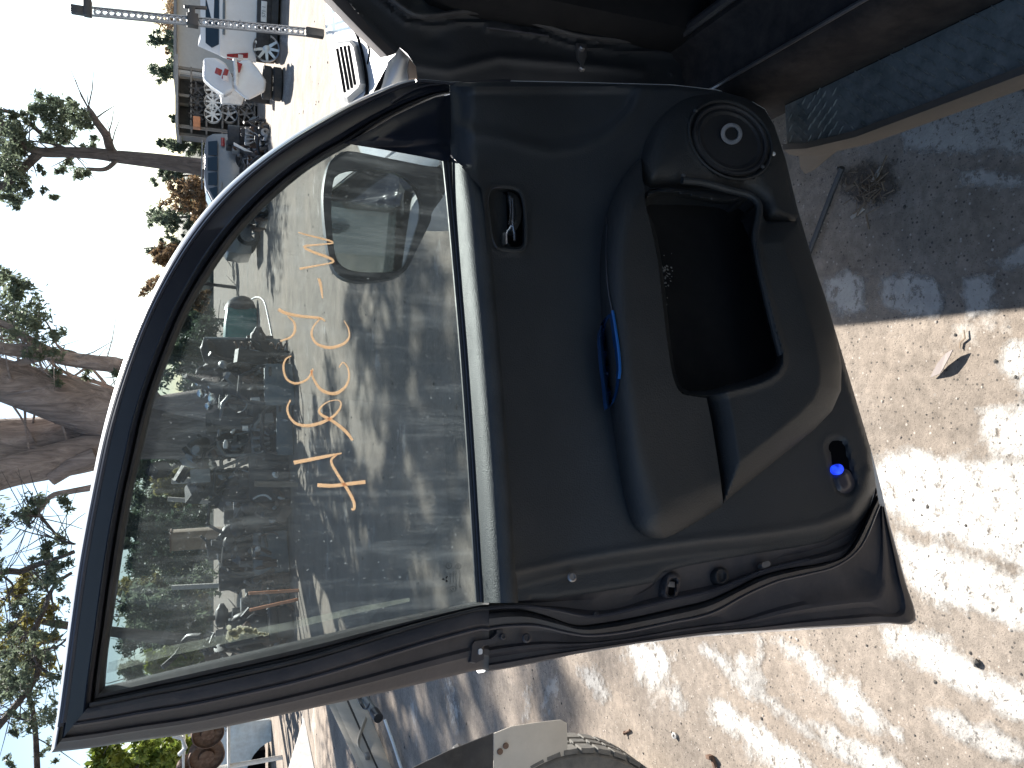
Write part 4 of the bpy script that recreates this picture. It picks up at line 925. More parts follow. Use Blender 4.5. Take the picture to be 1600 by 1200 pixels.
litter("wood_splinter", "pale wood splinter in the dirt under the side step", "splinter", (1374, 270), M['straw'], [(-12, 14), (-6, 4), (4, -10), (8, -10), (0, 6), (-9, 15)], .003, .008, .004)
litter("bark_chip", "brown bark chip in the shaded dirt beside the black speaker", "bark", (1340, 333), M['straw'], [(-10, 6), (8, -10), (12, -6), (-8, 10)], .004)
litter("bark_chip", "small brown bark chip between the dirt heap and the step", "bark", (1328, 292), M['bark'], [(-9, 3), (6, -5), (10, -2), (-5, 7)], .004)
b = B(); tw = random.Random(4)
for k in range(70):
    c = G(tw.gauss(1355, 16), tw.gauss(298, 14), .004 + tw.random() * .014); a = tw.uniform(0, 6.28); l = tw.uniform(.006, .022); d = Vector((math.cos(a), math.sin(a), tw.uniform(-.3, .3)))
    b.tube([c - d * l, c + d * l], tw.uniform(.0008, .0022), 4)
prop(b.build("bark_litter", M['bark'], None, smooth=False), "heap of shredded bark and twigs in the car's shadow", "bark litter", kind="stuff")
M['rust'] = surf('rusty_iron', (.13, .075, .05), .8, .3, var=.4, scale=20, dust=.3)
wc = G(1056, 1149, 0); o = root("steel_washer", "small pale steel washer lying on the bitumen below the door", "washer", wc)
b = B(); b.lathe([(.010, 0), (.0105, .008), (.005, .009), (.0045, .001)], (0, 0, .002), (.15, -.2, 1), 16, cap=False); b.build("ring", surf('pale_zinc', (.55, .53, .5), .45, .3), o)
o = root("rusty_bolt", "rusty bolt lying on the ground between the door and the tyre", "bolt", G(983, 1143, 0))
b = B(); b.tube([(-.012, .02, .006), (.012, -.014, .006)], .0045, 8); b.lathe([(.008, 0), (.008, .006), (0, .0062)], (-.012, .02, .006), (-.58, .8, 0), 6); b.build("shank", M['rust'], o)
o = root("rusty_bracket", "crumpled rusty bracket on the white streak at the photo's lower edge", "bracket", G(1118, 1190, 0))
b = B(); b.box((0, 0, .008), (.035, .012, .010), rotz(.6)); b.box((.012, .012, .014), (.012, .02, .018), rotz(.2)); b.build("plate", M['rust'], o, bev=.002)
o = root("dark_pebble", "larger dark pebble on the broad white patch at lower right", "pebble", G(1528, 1036, 0))
b = B(); b.add([(p[0] * .011, p[1] * .008, p[2] * .008 + .003) for p in ico], icf); b.build("stone", M['stone_d'], o, smooth=False)
# ================================================================== trees
def leafmat(name, c0, c1, tl=.35):
    m, nt, bs = newmat(name); oi = tex(nt, "ShaderNodeTexNoise", 1.6, 4, .7)
    col = ramp(nt, oi.outputs["Fac"], [(.3, c0), (.7, c1)]); nt.links.new(col, bs.inputs["Base Color"]); bs.inputs["Roughness"].default_value = .55
    t = nt.nodes.new("ShaderNodeBsdfTranslucent"); nt.links.new(col, t.inputs[0]); mx = nt.nodes.new("ShaderNodeMixShader"); mx.inputs[0].default_value = tl
    nt.links.new(bs.outputs[0], mx.inputs[1]); nt.links.new(t.outputs[0], mx.inputs[2]); nt.links.new(mx.outputs[0], nt.nodes["Material Output"].inputs[0]); return m
M['gum'] = leafmat('gum_leaves', (.09, .125, .095), (.17, .20, .13), .55); M['olive'] = leafmat('olive_leaves', (.14, .145, .05), (.24, .21, .075), .45)
M['dry'] = leafmat('dry_brown_leaves', (.17, .11, .065), (.26, .18, .10)); M['lime'] = leafmat('bright_green_leaves', (.10, .17, .025), (.24, .26, .045)); M['dkgreen'] = leafmat('dark_green_leaves', (.05, .085, .06), (.09, .125, .08))
def barkmat(name, a, b_):
    m, nt, bs = newmat(name); mp = nt.nodes.new("ShaderNodeMapping"); tc = nt.nodes.new("ShaderNodeTexCoord"); nt.links.new(tc.outputs["Object"], mp.inputs[0]); mp.inputs["Scale"].default_value = (5, 5, .9)
    n = tex(nt, "ShaderNodeTexNoise", 1.2, 9, .72, vec=mp.outputs[0], dist=1.2); nt.links.new(ramp(nt, n.outputs["Fac"], [(.3, a), (.52, b_), (.75, tuple(min(1, q * 1.7) for q in b_))]), bs.inputs["Base Color"])
    bs.inputs["Roughness"].default_value = .9; bump(nt, bs, n.outputs["Fac"], .9, .12); return m
M['trunk'] = barkmat('gum_bark', (.14, .115, .105), (.34, .285, .26)); M['trunk2'] = barkmat('dark_bark', (.045, .04, .042), (.12, .105, .10))
nr = np.random.RandomState(5)
def leaves(name, blobs, mat, parent, size, dens=1.0, aspect=.34):
    """leaf-sized blades gathered in ragged tufts through each blob: (centre, radius, count)"""
    off = ORG[parent.name]; V_ = []; 
    for c, r, n in blobs:
        n = int(n * dens); k = max(3, n // 45)
        rad = np.array(r if hasattr(r, '__len__') else (r, r, r), float)
        tc_ = nr.normal(size=(k, 3)); tc_ /= np.linalg.norm(tc_, axis=1)[:, None] + 1e-9; tc_ *= (nr.rand(k, 1) ** .45); tc_ *= rad
        ti = nr.randint(0, k, n); p = tc_[ti] + nr.normal(size=(n, 3)) * rad * .17 + np.array(c - off)
        d = nr.normal(size=(n, 3)); d[:, 2] -= .5; d /= np.linalg.norm(d, axis=1)[:, None]
        s_ = np.cross(d, nr.normal(size=(n, 3))); s_ /= np.linalg.norm(s_, axis=1)[:, None] + 1e-9
        L = (size * nr.uniform(.6, 1.3, n))[:, None]; W = L * aspect
        V_.append(np.stack([p - d * L * .5, p + s_ * W * .5, p + d * L * .5, p - s_ * W * .5], 1).reshape(-1, 3))
    A = np.concatenate(V_); n = len(A) // 4
    me = bpy.data.meshes.new(name); me.vertices.add(len(A)); me.vertices.foreach_set("co", A.ravel())
    me.loops.add(len(A)); me.loops.foreach_set("vertex_index", np.arange(len(A))); me.polygons.add(n); me.polygons.foreach_set("loop_start", np.arange(0, len(A), 4)); me.polygons.foreach_set("loop_total", np.full(n, 4)); me.update()
    o = link(name, me, mat, parent); o["kind"] = "stuff"; return o
tr_r = random.Random(31)
def limb(b, pts, r0, r1, n=9, wob=.0):
    p = spline(pts, max(6, len(pts) * 4)); k = len(p)
    p = [Vector(q) + Vector((tr_r.gauss(0, wob), tr_r.gauss(0, wob), 0)) for q in p]
    b.tube(p, [r0 + (r1 - r0) * i / (k - 1) for i in range(k)], n); return p
def px_path(pts, depth, dz=()):
    return [AY(x, y, depth + (dz[i] if i < len(dz) else 0)) for i, (x, y) in enumerate(pts)]
def twigs(b, p, k, l, r):
    for _ in range(k):
        a = Vector(tr_r.choice(p)); d = Vector((tr_r.gauss(0, 1), tr_r.gauss(0, 1), tr_r.gauss(.3, .8))).normalized(); e = d.orthogonal().normalized() * l * tr_r.uniform(-.35, .35)
        b.tube([a, a + d * l * .5 + e, a + d * l + e * 1.5], [r, r * .7, r * .3], 4, cap=False)
# -- the big old gum
D1 = 18.0; bx_ = AY(455, 655, D1); gum = root("gum_tree", "massive gum tree whose broad brown trunk rises over the door's top edge", "tree", (bx_.x, bx_.y, 0))
b = B(); base = Vector((bx_.x, bx_.y, -.1))
limb(b, [base, Vector((bx_.x, bx_.y, .8)), *px_path([(330, 662), (250, 668), (205, 672)], D1)], .95, .62, 16)
l1 = limb(b, px_path([(230, 668), (170, 650), (90, 622), (0, 592), (-140, 545), (-260, 500)], D1, (0, -.2, -.5, -.8, -1.4, -2)), .60, .22, 14)
l2 = limb(b, px_path([(230, 670), (150, 682), (60, 688), (-60, 690), (-220, 720)], D1, (0, .2, .3, .3, .6)), .64, .26, 14)
l3 = limb(b, px_path([(225, 676), (150, 704), (80, 722), (0, 742), (-140, 800)], D1, (0, -.3, -.6, -.9, -1.4)), .46, .2, 12)
limb(b, px_path([(150, 712), (112, 728), (88, 742), (78, 748)], D1 - .8), .17, .15, 10)
t_ = b.build("trunk", M['trunk'], gum, world=True)
b = B()
l4 = limb(b, px_path([(250, 640), (196, 578), (150, 567), (100, 560), (60, 548), (0, 544), (-80, 520)], D1, (0, -.4, -.7, -.8, -1, -1.2, -1.4)), .20, .09, 9)
l5 = limb(b, px_path([(100, 560), (60, 540), (20, 515), (0, 505), (-60, 490)], D1 - .8), .10, .05, 7)
l6 = limb(b, px_path([(75, 555), (40, 565), (0, 576)], D1 - .9), .09, .05, 7)
l7 = limb(b, px_path([(200, 640), (170, 620), (130, 606), (100, 595), (60, 585)], D1 + .5), .07, .03, 6)
l8 = limb(b, px_path([(205, 622), (175, 607), (150, 597), (120, 590), (90, 575), (70, 555)], D1 + .9), .06, .03, 6)
l9 = limb(b, px_path([(165, 600), (140, 575), (120, 585), (95, 600)], D1 + .4), .035, .02, 5)
l10 = limb(b, px_path([(130, 560), (115, 550), (92, 543), (80, 515), (66, 495)], D1 - .6), .03, .012, 5)
l11 = limb(b, px_path([(195, 745), (150, 760), (110, 768), (80, 775), (60, 800), (40, 812)], D1 + 1), .09, .04, 6)
for L in (l4, l5, l6, l7, l8): twigs(b, L, 16, 1.0, .016)
b.build("branches", M['trunk'], t_, world=True)
bl = [(AY(x, y, D1 + tr_r.uniform(-1.5, 1.5)), r * px2m(D1), n) for x, y, r, n in ((20, 478, 30, 420), (48, 500, 30, 330), (10, 520, 26, 300), (60, 530, 26, 220), (22, 440, 22, 350), (5, 445, 18, 200), (40, 560, 18, 120), (90, 590, 14, 70), (135, 590, 10, 40), (185, 590, 10, 60), (95, 520, 14, 60),
       (-60, 500, 60, 700), (-150, 560, 90, 900), (-160, 720, 100, 900), (-120, 830, 80, 700))]
leaves("crown", bl, M['gum'], gum, .14, 1.5)
# its high spreading crown, above the picture, that dapples the yard with shade
b = B(); hi = [limb(b, [l1[8], Vector((.6, 17.6, 6.4)), Vector((2.4, 18.2, 8.0)), Vector((4.6, 18.8, 9.2)), Vector((6.6, 19.6, 9.9))], .24, .07, 8),
      limb(b, [Vector((2.4, 18.2, 8.0)), Vector((3.2, 17.2, 8.8)), Vector((4.4, 16.6, 9.2)), Vector((5.4, 16.4, 9.4))], .12, .05, 7), limb(b, [Vector((1.2, 17.8, 7.0)), Vector((1.6, 19.2, 8.4)), Vector((2.4, 20.6, 9.2)), Vector((3.6, 21.6, 9.6))], .12, .05, 7),
      limb(b, [Vector((4.6, 18.8, 9.2)), Vector((5.4, 20.2, 9.8)), Vector((6.0, 21.6, 10.2))], .10, .04, 7)]
hi += [limb(b, [Vector((1.2, 17.8, 7.0)), Vector((1.4, 16.8, 8.2)), Vector((1.9, 16.2, 9.0)), Vector((2.9, 15.9, 9.3))], .11, .05, 7), limb(b, [l1[9], Vector((-.4, 17.0, 7.6)), Vector((.4, 16.4, 8.8)), Vector((1.0, 16.0, 9.4))], .13, .05, 7)]
for L in hi: twigs(b, L, 22, 1.5, .035)
b.build("high_branches", M['trunk'], t_, world=True)
bl = []
for k in range(84):
    p = Vector(tr_r.choice(tr_r.choice(hi)[3:])); p = p + Vector((tr_r.gauss(0, .9), tr_r.gauss(.2, .9), tr_r.gauss(.3, .45)))
    if p.y < 15.9 + (p.z - 9) * 1.4: continue
    bl.append((p, tr_r.uniform(.4, .85), tr_r.randint(140, 330)))
leaves("high_crown", bl, M['gum'], gum, .17)
# -- overhanging branches at the left edge of the photo
D2 = 13.0; bx_ = AY(500, 1390, D2); ov = root("gum_tree", "spreading gum with fine leaves and bare branches beyond the door's top rear corner", "tree", (bx_.x, bx_.y, 0))
b = B(); limb(b, [Vector((bx_.x, bx_.y, -.1)), Vector((bx_.x, bx_.y, 1.2)), *px_path([(250, 1370), (150, 1320), (60, 1270), (-60, 1200), (-200, 1120)], D2)], .38, .16, 12)
tk = b.build("trunk", M['trunk2'], ov, world=True); b = B()
Ls = [limb(b, px_path(p, D2, (0, .4, .8, 1.0, 1.2)), r, r * .4, 7) for p, r in (([(60, 1270), (58, 1200), (54, 1130), (44, 1085), (20, 1055), (0, 1040)], .05), ([(-60, 1200), (10, 1120), (60, 1050), (50, 1000), (70, 950), (85, 915), (112, 895)], .06),
      ([(-120, 1130), (-40, 980), (0, 896), (25, 895), (60, 882), (90, 872), (116, 862)], .075), ([(88, 876), (74, 893), (70, 915), (78, 930), (84, 950)], .03), ([(62, 805), (70, 815), (85, 832), (100, 846), (118, 850)], .03), ([(116, 850), (80, 840), (50, 833), (25, 825)], .018),
      ([(20, 802), (45, 806), (60, 806), (62, 790), (66, 775)], .025), ([(52, 1125), (40, 1125), (10, 1118), (-20, 1110)], .02), ([(55, 960), (40, 935), (60, 915)], .02), ([(90, 1060), (60, 1040), (48, 1010), (38, 985)], .025), ([(0, 896), (20, 915), (10, 935), (0, 950)], .02), ([(112, 990), (90, 1010), (60, 1020), (30, 1060)], .02))]
for L in Ls: twigs(b, L, 12, .75, .010)
b.build("branches", M['trunk2'], tk, world=True)
bl = []
for k in range(64):
    x, y = tr_r.uniform(-60, 105), tr_r.uniform(775, 1120)
    if x > 60 and y < 850 and tr_r.random() < .6: continue
    bl.append((AY(x, y, D2 + tr_r.uniform(-1.5, 2.5)), tr_r.uniform(12, 26) * px2m(D2), tr_r.randint(60, 190)))
for k in range(16): bl.append((AY(tr_r.uniform(-30, 80), tr_r.uniform(1100, 1220), D2 + tr_r.uniform(-1, 2)), tr_r.uniform(8, 18) * px2m(D2), tr_r.randint(30, 80)))
leaves("crown", bl, M['gum'], ov, .085, 1.5)
# -- olive tree behind it
D3 = 20.0; bx_ = AY(430, 1010, D3); ol = root("olive_tree", "yellowish olive-leaved tree filling the sky left of the window frame", "tree", (bx_.x, bx_.y, 0))
b = B(); limb(b, [Vector((bx_.x, bx_.y, -.1)), *px_path([(330, 1005), (200, 990), (90, 975), (20, 960)], D3)], .22, .06, 9); tk = b.build("trunk", M['trunk2'], ol, world=True)
bl = [(AY(x, y, D3 + tr_r.uniform(-1, 1)), r * px2m(D3), n) for x, y, r, n in ((28, 915, 18, 500), (40, 985, 22, 650), (70, 960, 16, 300), (20, 1010, 22, 500), (50, 1040, 24, 500), (10, 1060, 22, 300), (75, 1000, 14, 250), (90, 1035, 10, 120), (-20, 960, 40, 500))]
leaves("crown", bl, M['olive'], ol, .16)
# -- middle gum by the grey wagon
D4 = 30.0; bx_ = AY(372, 270, D4); mg = root("gum_tree", "forked slender gum rising behind the grey station wagon", "tree", (bx_.x, bx_.y, 0))
b = B()
limb(b, [Vector((bx_.x, bx_.y, -.1)), *px_path([(330, 264), (300, 259), (240, 251), (185, 245)], D4)], .36, .22, 12)
a1 = limb(b, px_path([(190, 246), (150, 240), (110, 238), (60, 237), (35, 222), (0, 195), (-60, 160)], D4), .22, .10, 10)
a2 = limb(b, px_path([(180, 243), (172, 232), (166, 212), (152, 192), (142, 176), (138, 168)], D4, (0, 0, -.5, -.8, -1)), .17, .06, 9)
a3 = limb(b, px_path([(62, 238), (45, 255), (25, 275), (0, 292), (-40, 315)], D4, (0, .3, .6, .8, 1)), .16, .09, 9)
a4 = limb(b, px_path([(184, 248), (172, 260), (160, 265), (136, 264)], D4, (0, -.2, -.3, -.3)), .09, .06, 8)
a5 = limb(b, px_path([(110, 238), (85, 225), (60, 205), (30, 180), (0, 172)], D4, (0, .5, .9, 1)), .10, .05, 8)
a6 = limb(b, px_path([(60, 237), (40, 225), (20, 222), (-20, 225)], D4), .08, .05, 8)
for L in (a1, a2, a3, a5): twigs(b, L, 12, 1.2, .03)
b.build("trunk", M['trunk2'], mg, world=True)
bl = [(AY(x, y, D4 + tr_r.uniform(-1.5, 1.5)), r * px2m(D4), n) for x, y, r, n in ((72, 162, 16, 330), (100, 172, 18, 380), (112, 160, 10, 130), (125, 180, 14, 230), (85, 190, 18, 300), (55, 172, 14, 170), (45, 185, 12, 150), (105, 210, 16, 240), (130, 195, 12, 130), (140, 225, 12, 110), (135, 240, 8, 60), (80, 218, 14, 150),
      (8, 205, 22, 420), (25, 215, 18, 330), (5, 235, 20, 380), (30, 238, 14, 160), (18, 185, 14, 180), (5, 255, 18, 260), (28, 250, 12, 140), (10, 270, 16, 200), (10, 300, 20, 330), (20, 318, 12, 200), (40, 300, 12, 150), (30, 285, 14, 180), (110, 258, 14, 160), (122, 268, 12, 170), (95, 265, 10, 80), (82, 306, 8, 80), (72, 298, 6, 40), (62, 268, 8, 60), (-40, 240, 50, 800))]
leaves("crown", bl, M['gum'], mg, .20, 1.5)
# -- row of trees on the skyline
def backtree(label, top, y, half, mat, depth, n=1500, kind="tree", low=330, name="backdrop_tree", tall=None):
    c = AY(low, y, depth); o = root(name, label, "tree" if kind == "tree" else "shrub", (c.x, c.y, 0), group=None); k = px2m(depth)
    b = B(); tip = AY(top + 6, y, depth); pts = [Vector((c.x, c.y, -.1)), Vector((c.x + tr_r.gauss(0, .2), c.y, tip.z * .5)), tip]
    p = limb(b, pts, max(.1, half * k * .07), .04, 7); twigs(b, p, 14, half * k * .8, half * k * .02); b.build("trunk", M['trunk2'], o, world=True)
    H_ = (low - top); bl = []
    for q in range(22):
        t = tr_r.random() ** 1.25; w = half * (1 - .62 * t) * .95
        bl.append((AY(low - H_ * (.12 + .85 * t), y + tr_r.uniform(-w, w), depth + tr_r.uniform(-half, half) * k * .8), tr_r.uniform(.26, .46) * half * k, n // 7))
    leaves("crown", bl, mat, o, max(.26, half * k * .095), 1.0); return o
backtree("feathery green tree above the shed roof nearest the steel jack", 234, 62, 26, M['dkgreen'], 55, 1300)
backtree("russet brown tree just over the shed roof behind the jack", 256, 28, 44, M['dry'], 60, 1600)
backtree("thin-topped green tree above the corner of the shed roof", 236, 112, 30, M['dkgreen'], 58, 1300)
backtree("low russet tree over the shed roof between two green trees", 262, 70, 22, M['dry'], 62, 900)
backtree("small dark conical tree beside the wheel rack's roof", 262, 186, 13, M['dkgreen'], 50, 900)
backtree("grey-green tree between the wheel rack and the slender gum", 268, 222, 26, M['gum'], 48, 1300)
backtree("wispy small tree top standing left of the wheel rack", 242, 224, 10, M['dkgreen'], 52, 350)
backtree("round-topped green tree just left of the slender gum's trunk", 242, 276, 20, M['gum'], 50, 900)
backtree("dry brown tree behind the grey wagon's bonnet", 270, 305, 34, M['dry'], 46, 1700)
backtree("dull green tree rising behind the dry brown tree", 232, 340, 34, M['gum'], 52, 1700)
backtree("tall thin green tree close to the window frame's curve", 218, 388, 26, M['gum'], 50, 1100)
backtree("yellow-brown tree touching the window frame's curve", 244, 400, 34, M['dry'], 44, 1700)
backtree("straggly brown tree meeting the frame below the others", 226, 448, 30, M['dry'], 42, 900)
backtree("bright green bush behind the rusty drums left of the door", 152, 1188, 44, M['lime'], 22, 3200, kind="shrub", name="bush")
backtree("leafy tree seen through the upper rear part of the window", 196, 830, 40, M['dkgreen'], 34, 2200)
backtree("broad green tree seen through the window by the frame's rear corner", 205, 960, 60, M['gum'], 32, 2600)
backtree("olive shrub seen through the window behind the white post", 240, 760, 34, M['olive'], 36, 1500)
backtree("pale shrub low in the window's rear corner", 235, 1040, 40, M['lime'], 30, 1500, kind="shrub", name="bush")
backtree("dark tree filling the window top behind the dark parts", 262, 560, 60, M['dkgreen'], 40, 2000)
for k, (yy, tp, hw, mt, dp) in enumerate(((735, 214, 34, 'dkgreen', 41), (790, 200, 40, 'gum', 44), (870, 206, 42, 'dkgreen', 42), (915, 190, 36, 'olive', 45), (1000, 198, 44, 'dkgreen', 43), (1060, 190, 40, 'gum', 46), (690, 225, 36, 'dkgreen', 45), (500, 262, 34, 'dkgreen', 46))):
    backtree(("dark tree just behind the pale gate post, through the window", "grey-green tree between the gate post and the leaning post", "dense dark tree above the timber stakes, through the window", "olive tree behind the dense dark tree, through the window", "dark bushy tree near the window's rear corner", "grey-green tree at the very rear corner of the window", "dark tree peeping past the broad gum trunk through the window", "dark tree behind the teal bin, close to the frame")[k], tp, yy, hw, M[mt], dp, 3000)
# distant low rise so the yard does not run to a bare horizon
b = B(); pr_ = random.Random(2); xs_ = np.linspace(-260, 260, 60)
b.loft([[Vector((x, 150, -.5)) for x in xs_], [Vector((x, 158, 4.5 + 2.6 * noise.noise(Vector((x * .03, 0, 0))))) for x in xs_], [Vector((x, 190, 6.2 + 3 * noise.noise(Vector((x * .02, 5, 0))))) for x in xs_], [Vector((x, 260, -.5)) for x in xs_]], False, False)
prop(b.build("hills", surf('far_scrub', (.055, .06, .045), .9, var=.4, scale=.2), None), "low scrubby rise beyond the yard", "hills", kind="structure")

# ================================================================== shed, wheel rack, vehicles
M['cream'] = surf('cream_sheet_metal', (.50, .48, .45), .6, var=.08, dust=.25); M['roofm'] = surf('grey_roof_sheet', (.22, .23, .24), .5, .2)
M['grey'] = surf('grey_car_paint', (.20, .205, .215), .35, .3, var=.08, dust=.25, coat=.4, bmp=0); M['dkgl'] = surf('vehicle_glass', (.02, .035, .05), .08, var=.1, bmp=0)
M['red'] = surf('red_lamp_lens', (.26, .012, .02), .2, bmp=0); M['clearl'] = surf('clear_lamp_lens', (.65, .6, .6), .2, bmp=0); M['plate'] = surf('number_plate_white', (.7, .7, .68), .5, bmp=0)
M['orange'] = surf('faded_orange_paint', (.55, .22, .10), .6); M['teal'] = surf('teal_plastic', (.02, .19, .18), .5); M['timber'] = surf('weathered_timber', (.26, .20, .15), .85, dust=.3); M['bluegrey'] = surf('blue_grey_panel', (.10, .14, .17), .5, .2, dust=.4)
M['dkpart'] = surf('oily_dark_metal', (.035, .037, .042), .5, .5, var=.5, dust=.4, dcol=(.13, .115, .10)); M['alum'] = surf('cast_aluminium', (.30, .31, .32), .5, .6, var=.35, dust=.35)
def shed():
    p0, p1 = AY(305, -60, 40), AY(305, 118, 38); c = (p0 + p1) / 2
    o = root("shed", "long cream metal shed with a low grey roof behind the white utility", "building", (c.x, c.y, 0))
    top = AY(279, 60, 40).z
    def wall(a, b_, z0, z1, name, mat, th=.12):
        d = Vector((b_.x - a.x, b_.y - a.y, 0)).normalized(); n = Vector((d.y, -d.x, 0)) * th
        B().prism([Vector((a.x, a.y, z0)), Vector((b_.x, b_.y, z0)), Vector((b_.x, b_.y, z1)), Vector((a.x, a.y, z1))], -n).build(name, mat, o, world=True, smooth=False)
    far = p0 + Vector((14, 0, 0)); wall(far, p1, 0, top, "front_wall", M['cream']); wall(p1, p1 + Vector((-.3, 9, 0)), 0, top, "end_wall", M['roofm'])
    b = B(); b.prism([Vector((far.x, far.y - .5, top + .02)), Vector((p1.x - .35, p1.y - .5, top + .02)), Vector((p1.x - .6, p1.y + 9, top + .03)), Vector((far.x, far.y + 9, top + .03))], ZUP * .12); b.build("roof", M['roofm'], o, world=True, smooth=False)
    for k in range(9):
        x = p1.x + (far.x - p1.x) * k / 8; y = p1.y + (far.y - p1.y) * k / 8; B().box((x, y - .03, top / 2), (.06, .05, top)).build("wall_rib", M['cream'], o, world=True, smooth=False)
shed()
def rim(name, label, c, r, w, axis, spokes, mat='alloy', group=None):
    o = root(name, label, "wheel", c, group=group); wheel(o, Vector((0, 0, 0)), axis, r, w, name="alloy_rim", spokes=spokes, world=False, rim=mat, tyre=False); return o
# rack of bare alloy wheels
DR = 25.0; q0, q1 = AY(396, 205, DR), AY(396, 122, DR); kx_ = px2m(DR)
rk = root("wheel_rack", "tall open rack of bare alloy wheels between the shed and the wagon", "rack", ((q0.x + q1.x) / 2, DR, 0))
M['rack'] = surf('grey_rack_steel', (.16, .155, .15), .6, .4, dust=.4)
zt = AY(279, 160, DR).z
for x in (q0.x - .1, (q0.x + q1.x) / 2, q1.x):
    for dy in (0, .8): B().box((x, DR + dy, zt / 2), (.08, .08, zt)).build("post", M['rack'], rk, world=True, smooth=False)
shz = [AY(v, 160, DR).z for v in (396, 371, 346, 321, 297)]
for z in shz: B().box(((q0.x + q1.x) / 2, DR + .4, z - .03), (abs(q1.x - q0.x) + .1, .95, .05)).build("shelf", M['rack'], rk, world=True, smooth=False)
B().box(((q0.x + q1.x) / 2, DR + .4, zt + .04), (abs(q1.x - q0.x) + .5, 1.6, .08)).build("canopy", M['roofm'], rk, world=True, smooth=False)
B().box(((q0.x + q1.x) / 2, DR + .95, zt / 2), (abs(q1.x - q0.x) + .1, .04, zt)).build("back_panel", M['dkpart'], rk, world=True, smooth=False)
NM = {0: ('top', 'dark'), 1: ('second', 'bright'), 2: ('third', 'dull'), 3: ('bottom', 'grey')}
for r_, v in enumerate((306, 331, 355, 385)):
    for k, y in enumerate((140, 160, 179)):
        v2 = v + 2; rr0 = (.24, .245, .245, .235)[r_]
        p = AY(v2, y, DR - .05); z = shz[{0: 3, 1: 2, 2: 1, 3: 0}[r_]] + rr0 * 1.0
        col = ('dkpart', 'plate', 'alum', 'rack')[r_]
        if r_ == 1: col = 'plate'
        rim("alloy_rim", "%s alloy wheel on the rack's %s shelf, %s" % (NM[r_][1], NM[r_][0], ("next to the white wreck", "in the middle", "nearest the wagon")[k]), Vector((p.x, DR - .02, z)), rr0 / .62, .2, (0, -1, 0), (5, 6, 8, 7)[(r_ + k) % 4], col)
b = root("red_crate", "small red crate at the wagon end of the wheel rack", "crate", AY(313, 193, DR - .3)); B().box((0, 0, .1), (.32, .3, .2)).build("box", M['orange'], b, bev=.02)
def car_solid(o, prof, glassprof, w, body, world=False):
    """prof: side outline (y along length, z); extruded with tucked-in upper part"""
    b = B(); zm = max(z for y, z in prof)
    def ring(s_): return [Vector((s_ * w / 2 * (1 - .16 * max(0, (z - zm * .55) / (zm * .45))), y, z)) for y, z in prof]
    b.loft([ring(-1), ring(-.97), ring(0), ring(.97), ring(1)]); return b.build("body", body, o, bev=.03, angle=45)
# -- white utility seen from behind
DU = 17.2; u0 = AY(440, 32, DU); ut = root("utility_truck", "white utility truck seen from behind, red tail lamp and number plate, by the shed", "truck", (u0.x, DU, 0), -math.atan2(u0.x + .5, DU))
z = lambda v: AY(v, 40, DU).z
bw = 1.86; zr = z(313)
b = B(); b.loft([[Vector((s_ * bw / 2 * k, y, zz)) for s_, zz in ((-1, z(402)), (-1.02, z(380)), (-1, z(350)), (-.96, z(344)), (.96, z(344)), (1, z(350)), (1.02, z(380)), (1, z(402)))] for y, k in ((0, .97), (.06, 1), (2.0, 1), (4.6, .98), (4.8, .9))]); b.build("body", M['white'], ut, angle=40)
b = B(); b.loft([[Vector((s_ * bw / 2 * k, y, zz)) for s_, zz, in ((-1, z(345)), (1, z(345)), (1, z(345)), (-1, z(345)))] if False else [Vector((-bw / 2 * k, y, z(346))), Vector((-bw / 2 * k * .86, y + .12, zr + .05)), Vector((-bw / 2 * k * .7, y + .16, zr)), Vector((bw / 2 * k * .7, y + .16, zr)), Vector((bw / 2 * k * .86, y + .12, zr + .05)), Vector((bw / 2 * k, y, z(346)))] for y, k in ((.03, .97), (2.6, .97))]); b.build("canopy", M['white'], ut, angle=40)
for s_, e_ in ((-1, 1),):
    b = B(); b.prism([Vector((-bw * .36, .05, z(342))), Vector((-bw * .41, .10, z(331))), Vector((-bw * .37, .155, z(321))), Vector((bw * .37, .155, z(321))), Vector((bw * .41, .10, z(331))), Vector((bw * .36, .05, z(342)))], Vector((0, -.02, -.005))); b.build("rear_window", M['dkgl'], ut, smooth=False)
for s_ in (-1, 1):
    b = B(); b.prism([Vector((s_ * bw * .40, -.03, z(389))), Vector((s_ * bw * .50, .02, z(389))), Vector((s_ * bw * .505, .02, z(355))), Vector((s_ * bw * .45, -.02, z(355)))], Vector((0, .06, 0))); tl_ = b.build("tail_lamp", M['red'], ut, bev=.01)
    B().box((s_ * bw * .455, -.035, z(377)), (.09, .02, .10)).build("reversing_lens", M['clearl'], tl_, bev=.004)
B().box((0, -.02, z(350)), (bw * .5, .05, .05)).build("tailgate_handle", M['bluegrey'], ut, bev=.01)
B().box((.05, -.10, z(412)), (bw * .96, .25, z(402) - z(424))).build("rear_bumper", M['dkpart'], ut, bev=.04)
B().box((.12, -.235, z(411)), (.40, .015, .115)).build("number_plate", M['plate'], ut, bev=.004)
B().box((0, 1.8, z(425)), (bw * .8, 4, .22)).build("chassis", M['dkpart'], ut)
for s_ in (-1, 1): 
    for y in (.85, 3.9): wheel(ut, (s_ * bw * .44, y, .36), (s_, 0, 0), .36, .24, world=False)
def text_on(parent, s_, size, loc, rx, mat, name):
    cu = bpy.data.curves.new(name, 'FONT'); cu.body = s_; cu.size = size; cu.extrude = .002; cu.align_x = 'CENTER'; cu.align_y = 'CENTER'
    tmp = bpy.data.objects.new(name, cu); COL.objects.link(tmp); dg = bpy.context.evaluated_depsgraph_get(); me = bpy.data.meshes.new_from_object(tmp.evaluated_get(dg)); bpy.data.objects.remove(tmp)
    o = link(name, me, mat, parent); me.materials.clear(); me.materials.append(mat); o.location = loc; o.rotation_euler = rx; return o
